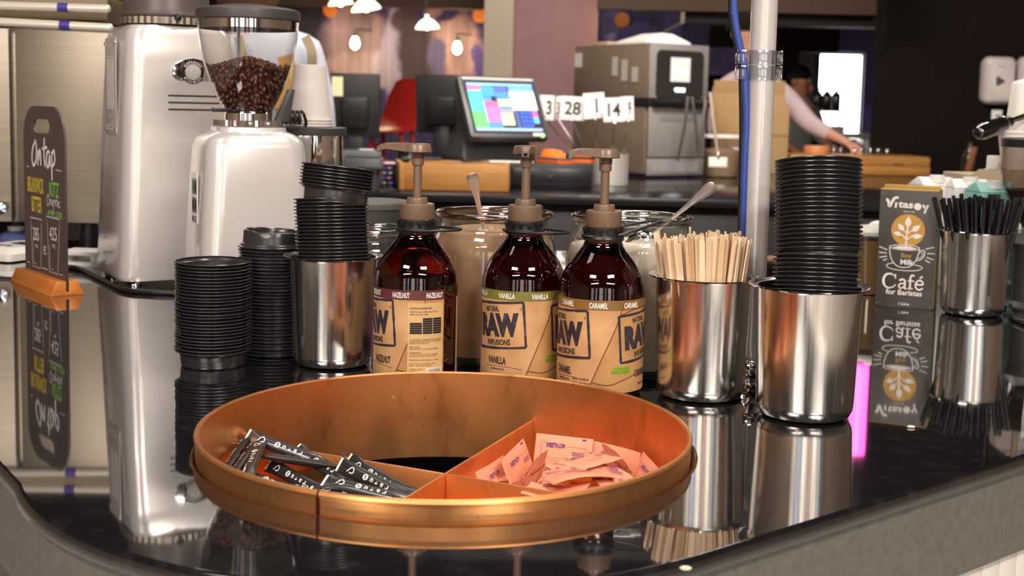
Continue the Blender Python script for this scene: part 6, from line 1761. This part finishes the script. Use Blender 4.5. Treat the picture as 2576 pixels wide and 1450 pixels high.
# barista with her back turned, in the aisle
bY = 3.62
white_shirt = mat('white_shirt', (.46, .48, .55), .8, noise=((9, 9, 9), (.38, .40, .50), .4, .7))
hd_ = W(622, -34, bY + .06); nk = W(640, 52, bY + .02); ch_ = W(668, 195, bY); pv = V((ch_.x - .01, bY + .02, -.10))
sR, eR = W(775, 150, bY), W(800, 320, bY - .02)
sL, eL = W(545, 150, bY), W(525, 320, bY)
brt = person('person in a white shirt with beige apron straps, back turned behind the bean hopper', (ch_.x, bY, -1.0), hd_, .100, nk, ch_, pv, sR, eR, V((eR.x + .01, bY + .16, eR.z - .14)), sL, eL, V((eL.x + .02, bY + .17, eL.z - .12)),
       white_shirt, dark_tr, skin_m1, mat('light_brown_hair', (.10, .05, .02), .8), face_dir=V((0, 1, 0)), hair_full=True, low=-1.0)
o0 = V(brt.location)
def ribbon(pts, w, m, name, par, o0, t=.006):
    P3 = curve([V(p) - o0 for p in pts], 6); secs = []
    for i, p in enumerate(P3):
        tg = (P3[min(i+1, len(P3)-1)] - P3[max(i-1, 0)]).normalized(); sd_ = tg.cross(V((0, 1, 0))).normalized()
        secs.append([p + sd_*w/2 + V((0, -t, 0)), p - sd_*w/2 + V((0, -t, 0)), p - sd_*w/2 + V((0, t, 0)), p + sd_*w/2 + V((0, t, 0))])
    return MB().loft(secs).build(name, m, par, smooth=40)
strap_m = mat('beige_strap', (.34, .28, .18), .8); gold_c = mat('golden_cloth', (.62, .36, .09), .8)
fY = bY - .155
ribbon([W(768, 92, fY + .03), W(784, 130, fY - .005), W(782, 180, fY - .01), W(762, 240, fY), W(728, 295, fY + .01)], .026, strap_m, 'apron_strap', brt, o0)
ribbon([W(600, 92, fY + .03), W(620, 160, fY), W(670, 230, fY), W(720, 300, fY + .01)], .026, strap_m, 'apron_strap', brt, o0)
ribbon([W(718, 140, fY - .004), W(728, 190, fY - .012), W(722, 240, fY - .008), W(712, 278, fY)], .044, gold_c, 'apron_tie', brt, o0)
ribbon([W(736, 165, fY - .01), W(742, 210, fY - .018), W(745, 262, fY - .006)], .022, gold_c, 'apron_tie', brt, o0)
# person in a pale pink shirt reaching to the glasses
pY = 7.15
pink_shirt = mat('pale_pink_shirt', (.52, .40, .42), .8, noise=((7, 7, 7), (.46, .35, .38), .4, .7))
hd_ = W(1878, 85, pY); nk = W(1885, 150, pY); ch_ = W(1890, 240, pY); pv = V((ch_.x, pY + .05, -.08))
sR, eR, wR = W(1962, 232, pY - .05), W(2040, 315, pY - .28), W(2112, 350, pY - .46)
sL, eL = W(1815, 232, pY), W(1800, 340, pY - .08)
person('person in a pale pink shirt behind the pole, reaching towards the glasses', (ch_.x, pY, -1.0), hd_, .105, nk, ch_, pv, sR, eR, wR, sL, eL, V((eL.x + .1, pY - .25, eL.z - .02)),
       pink_shirt, dark_tr, skin_m1, mat('dark_hair', (.010, .008, .007), .9, spec=.1), face_dir=V((.5, -.85, 0)))
# cook in the bright kitchen
kY = 9.7
hd_ = W(2014, 205, kY); nk = W(2008, 245, kY + .02); ch_ = W(2005, 300, kY + .04); pv = V((ch_.x - .03, kY + .1, -.10))
sR, sL = W(2050, 288, kY - .02), W(1962, 288, kY + .05)
person('person with dark hair and grey vest looking down in the bright kitchen', (ch_.x, kY, -1.0), hd_, .100, nk, ch_, pv, sR, W(2062, 345, kY - .1), W(2085, 365, kY - .25), sL, W(1945, 340, kY), W(1990, 370, kY - .2),
       mat('grey_vest', (.13, .14, .13), .8), dark_tr, skin_m2, mat('black_hair', (.008, .006, .006), .9, spec=.1), face_dir=V((.7, -.6, -.35)))

# ------------------------------------------------------------------ kitchen shelf things seen through the opening
ks = thing('kitchen_bench', 'bench with heaped plates in the bright kitchen', 'bench', (W(2090, 330, 10.42).x, 10.42, -1.0))
zt_ = W(2090, 335, 10.25).z + 1.0
MB().box((0, 0, zt_ - .02), (.62, .35, .04)).build('bench_top', oven_grey, ks, bevel=.003)
for sx_ in (-1, 1): MB().box((.28*sx_, 0, (zt_ - .04)/2), (.04, .3, zt_ - .04)).build('leg', oven_grey, ks, bevel=.003)
zl = W(2080, 276, 10.3).z
sh_ = thing('kitchen_shelf', 'dark shelf carrying three bottles in the kitchen opening', 'shelf', (W(2080, 276, 10.3).x, 10.3, zl))
MB().box((0, 0, -.008), (.26, .12, .016)).build('shelf_board', dark_grey, sh_, bevel=.002)
for sx_ in (-1, 1): MB().box((.12*sx_, .04, -.10), (.012, .012, .17)).build('bracket', dark_grey, sh_)
for k, (px, l) in enumerate(((2056, 'dark bottle leftmost of three on the kitchen shelf'), (2079, 'dark bottle in the middle of three on the kitchen shelf'), (2102, 'dark bottle rightmost of three before the white pane'))):
    hb_ = .235
    t = thing('wine_bottle', l, 'bottle', (W(px, 276, 10.3).x, 10.3, zl), group='dark bottles on the kitchen shelf')
    MB().lathe([(0, 0), (.036, 0), (.037, .004), (.037, .115), (.030, .135), (.012, .150), (.010, .175), (0, .175)], 20).build('glass', mat('dark_bottle2', (.012, .010, .010), .15), t)
    MB().lathe([(.0112, .155), (.0122, .156), (.0122, .178), (0, .179)], 14).build('capsule', black_pl, t)
for k, (px, n_, l) in enumerate(((2062, 5, 'white plate in the stack by the cook on the kitchen bench'), (2118, 6, 'white plate in the stack under the lit kitchen pane'))):
    x_ = W(px, 330, 10.2).x
    for i in range(n_):
        o = MB().lathe([(0, 0), (.045, 0), (.075, .010), (.076, .012), (.045, .004), (0, .004)], 24).build('plate', white_pl, loc=(x_, 10.36, zt_ - 1.0 + .0095*i), smooth=50)
        tag(o, l, 'plate', 'plates in the kitchen, stack %s' % 'ab'[k])
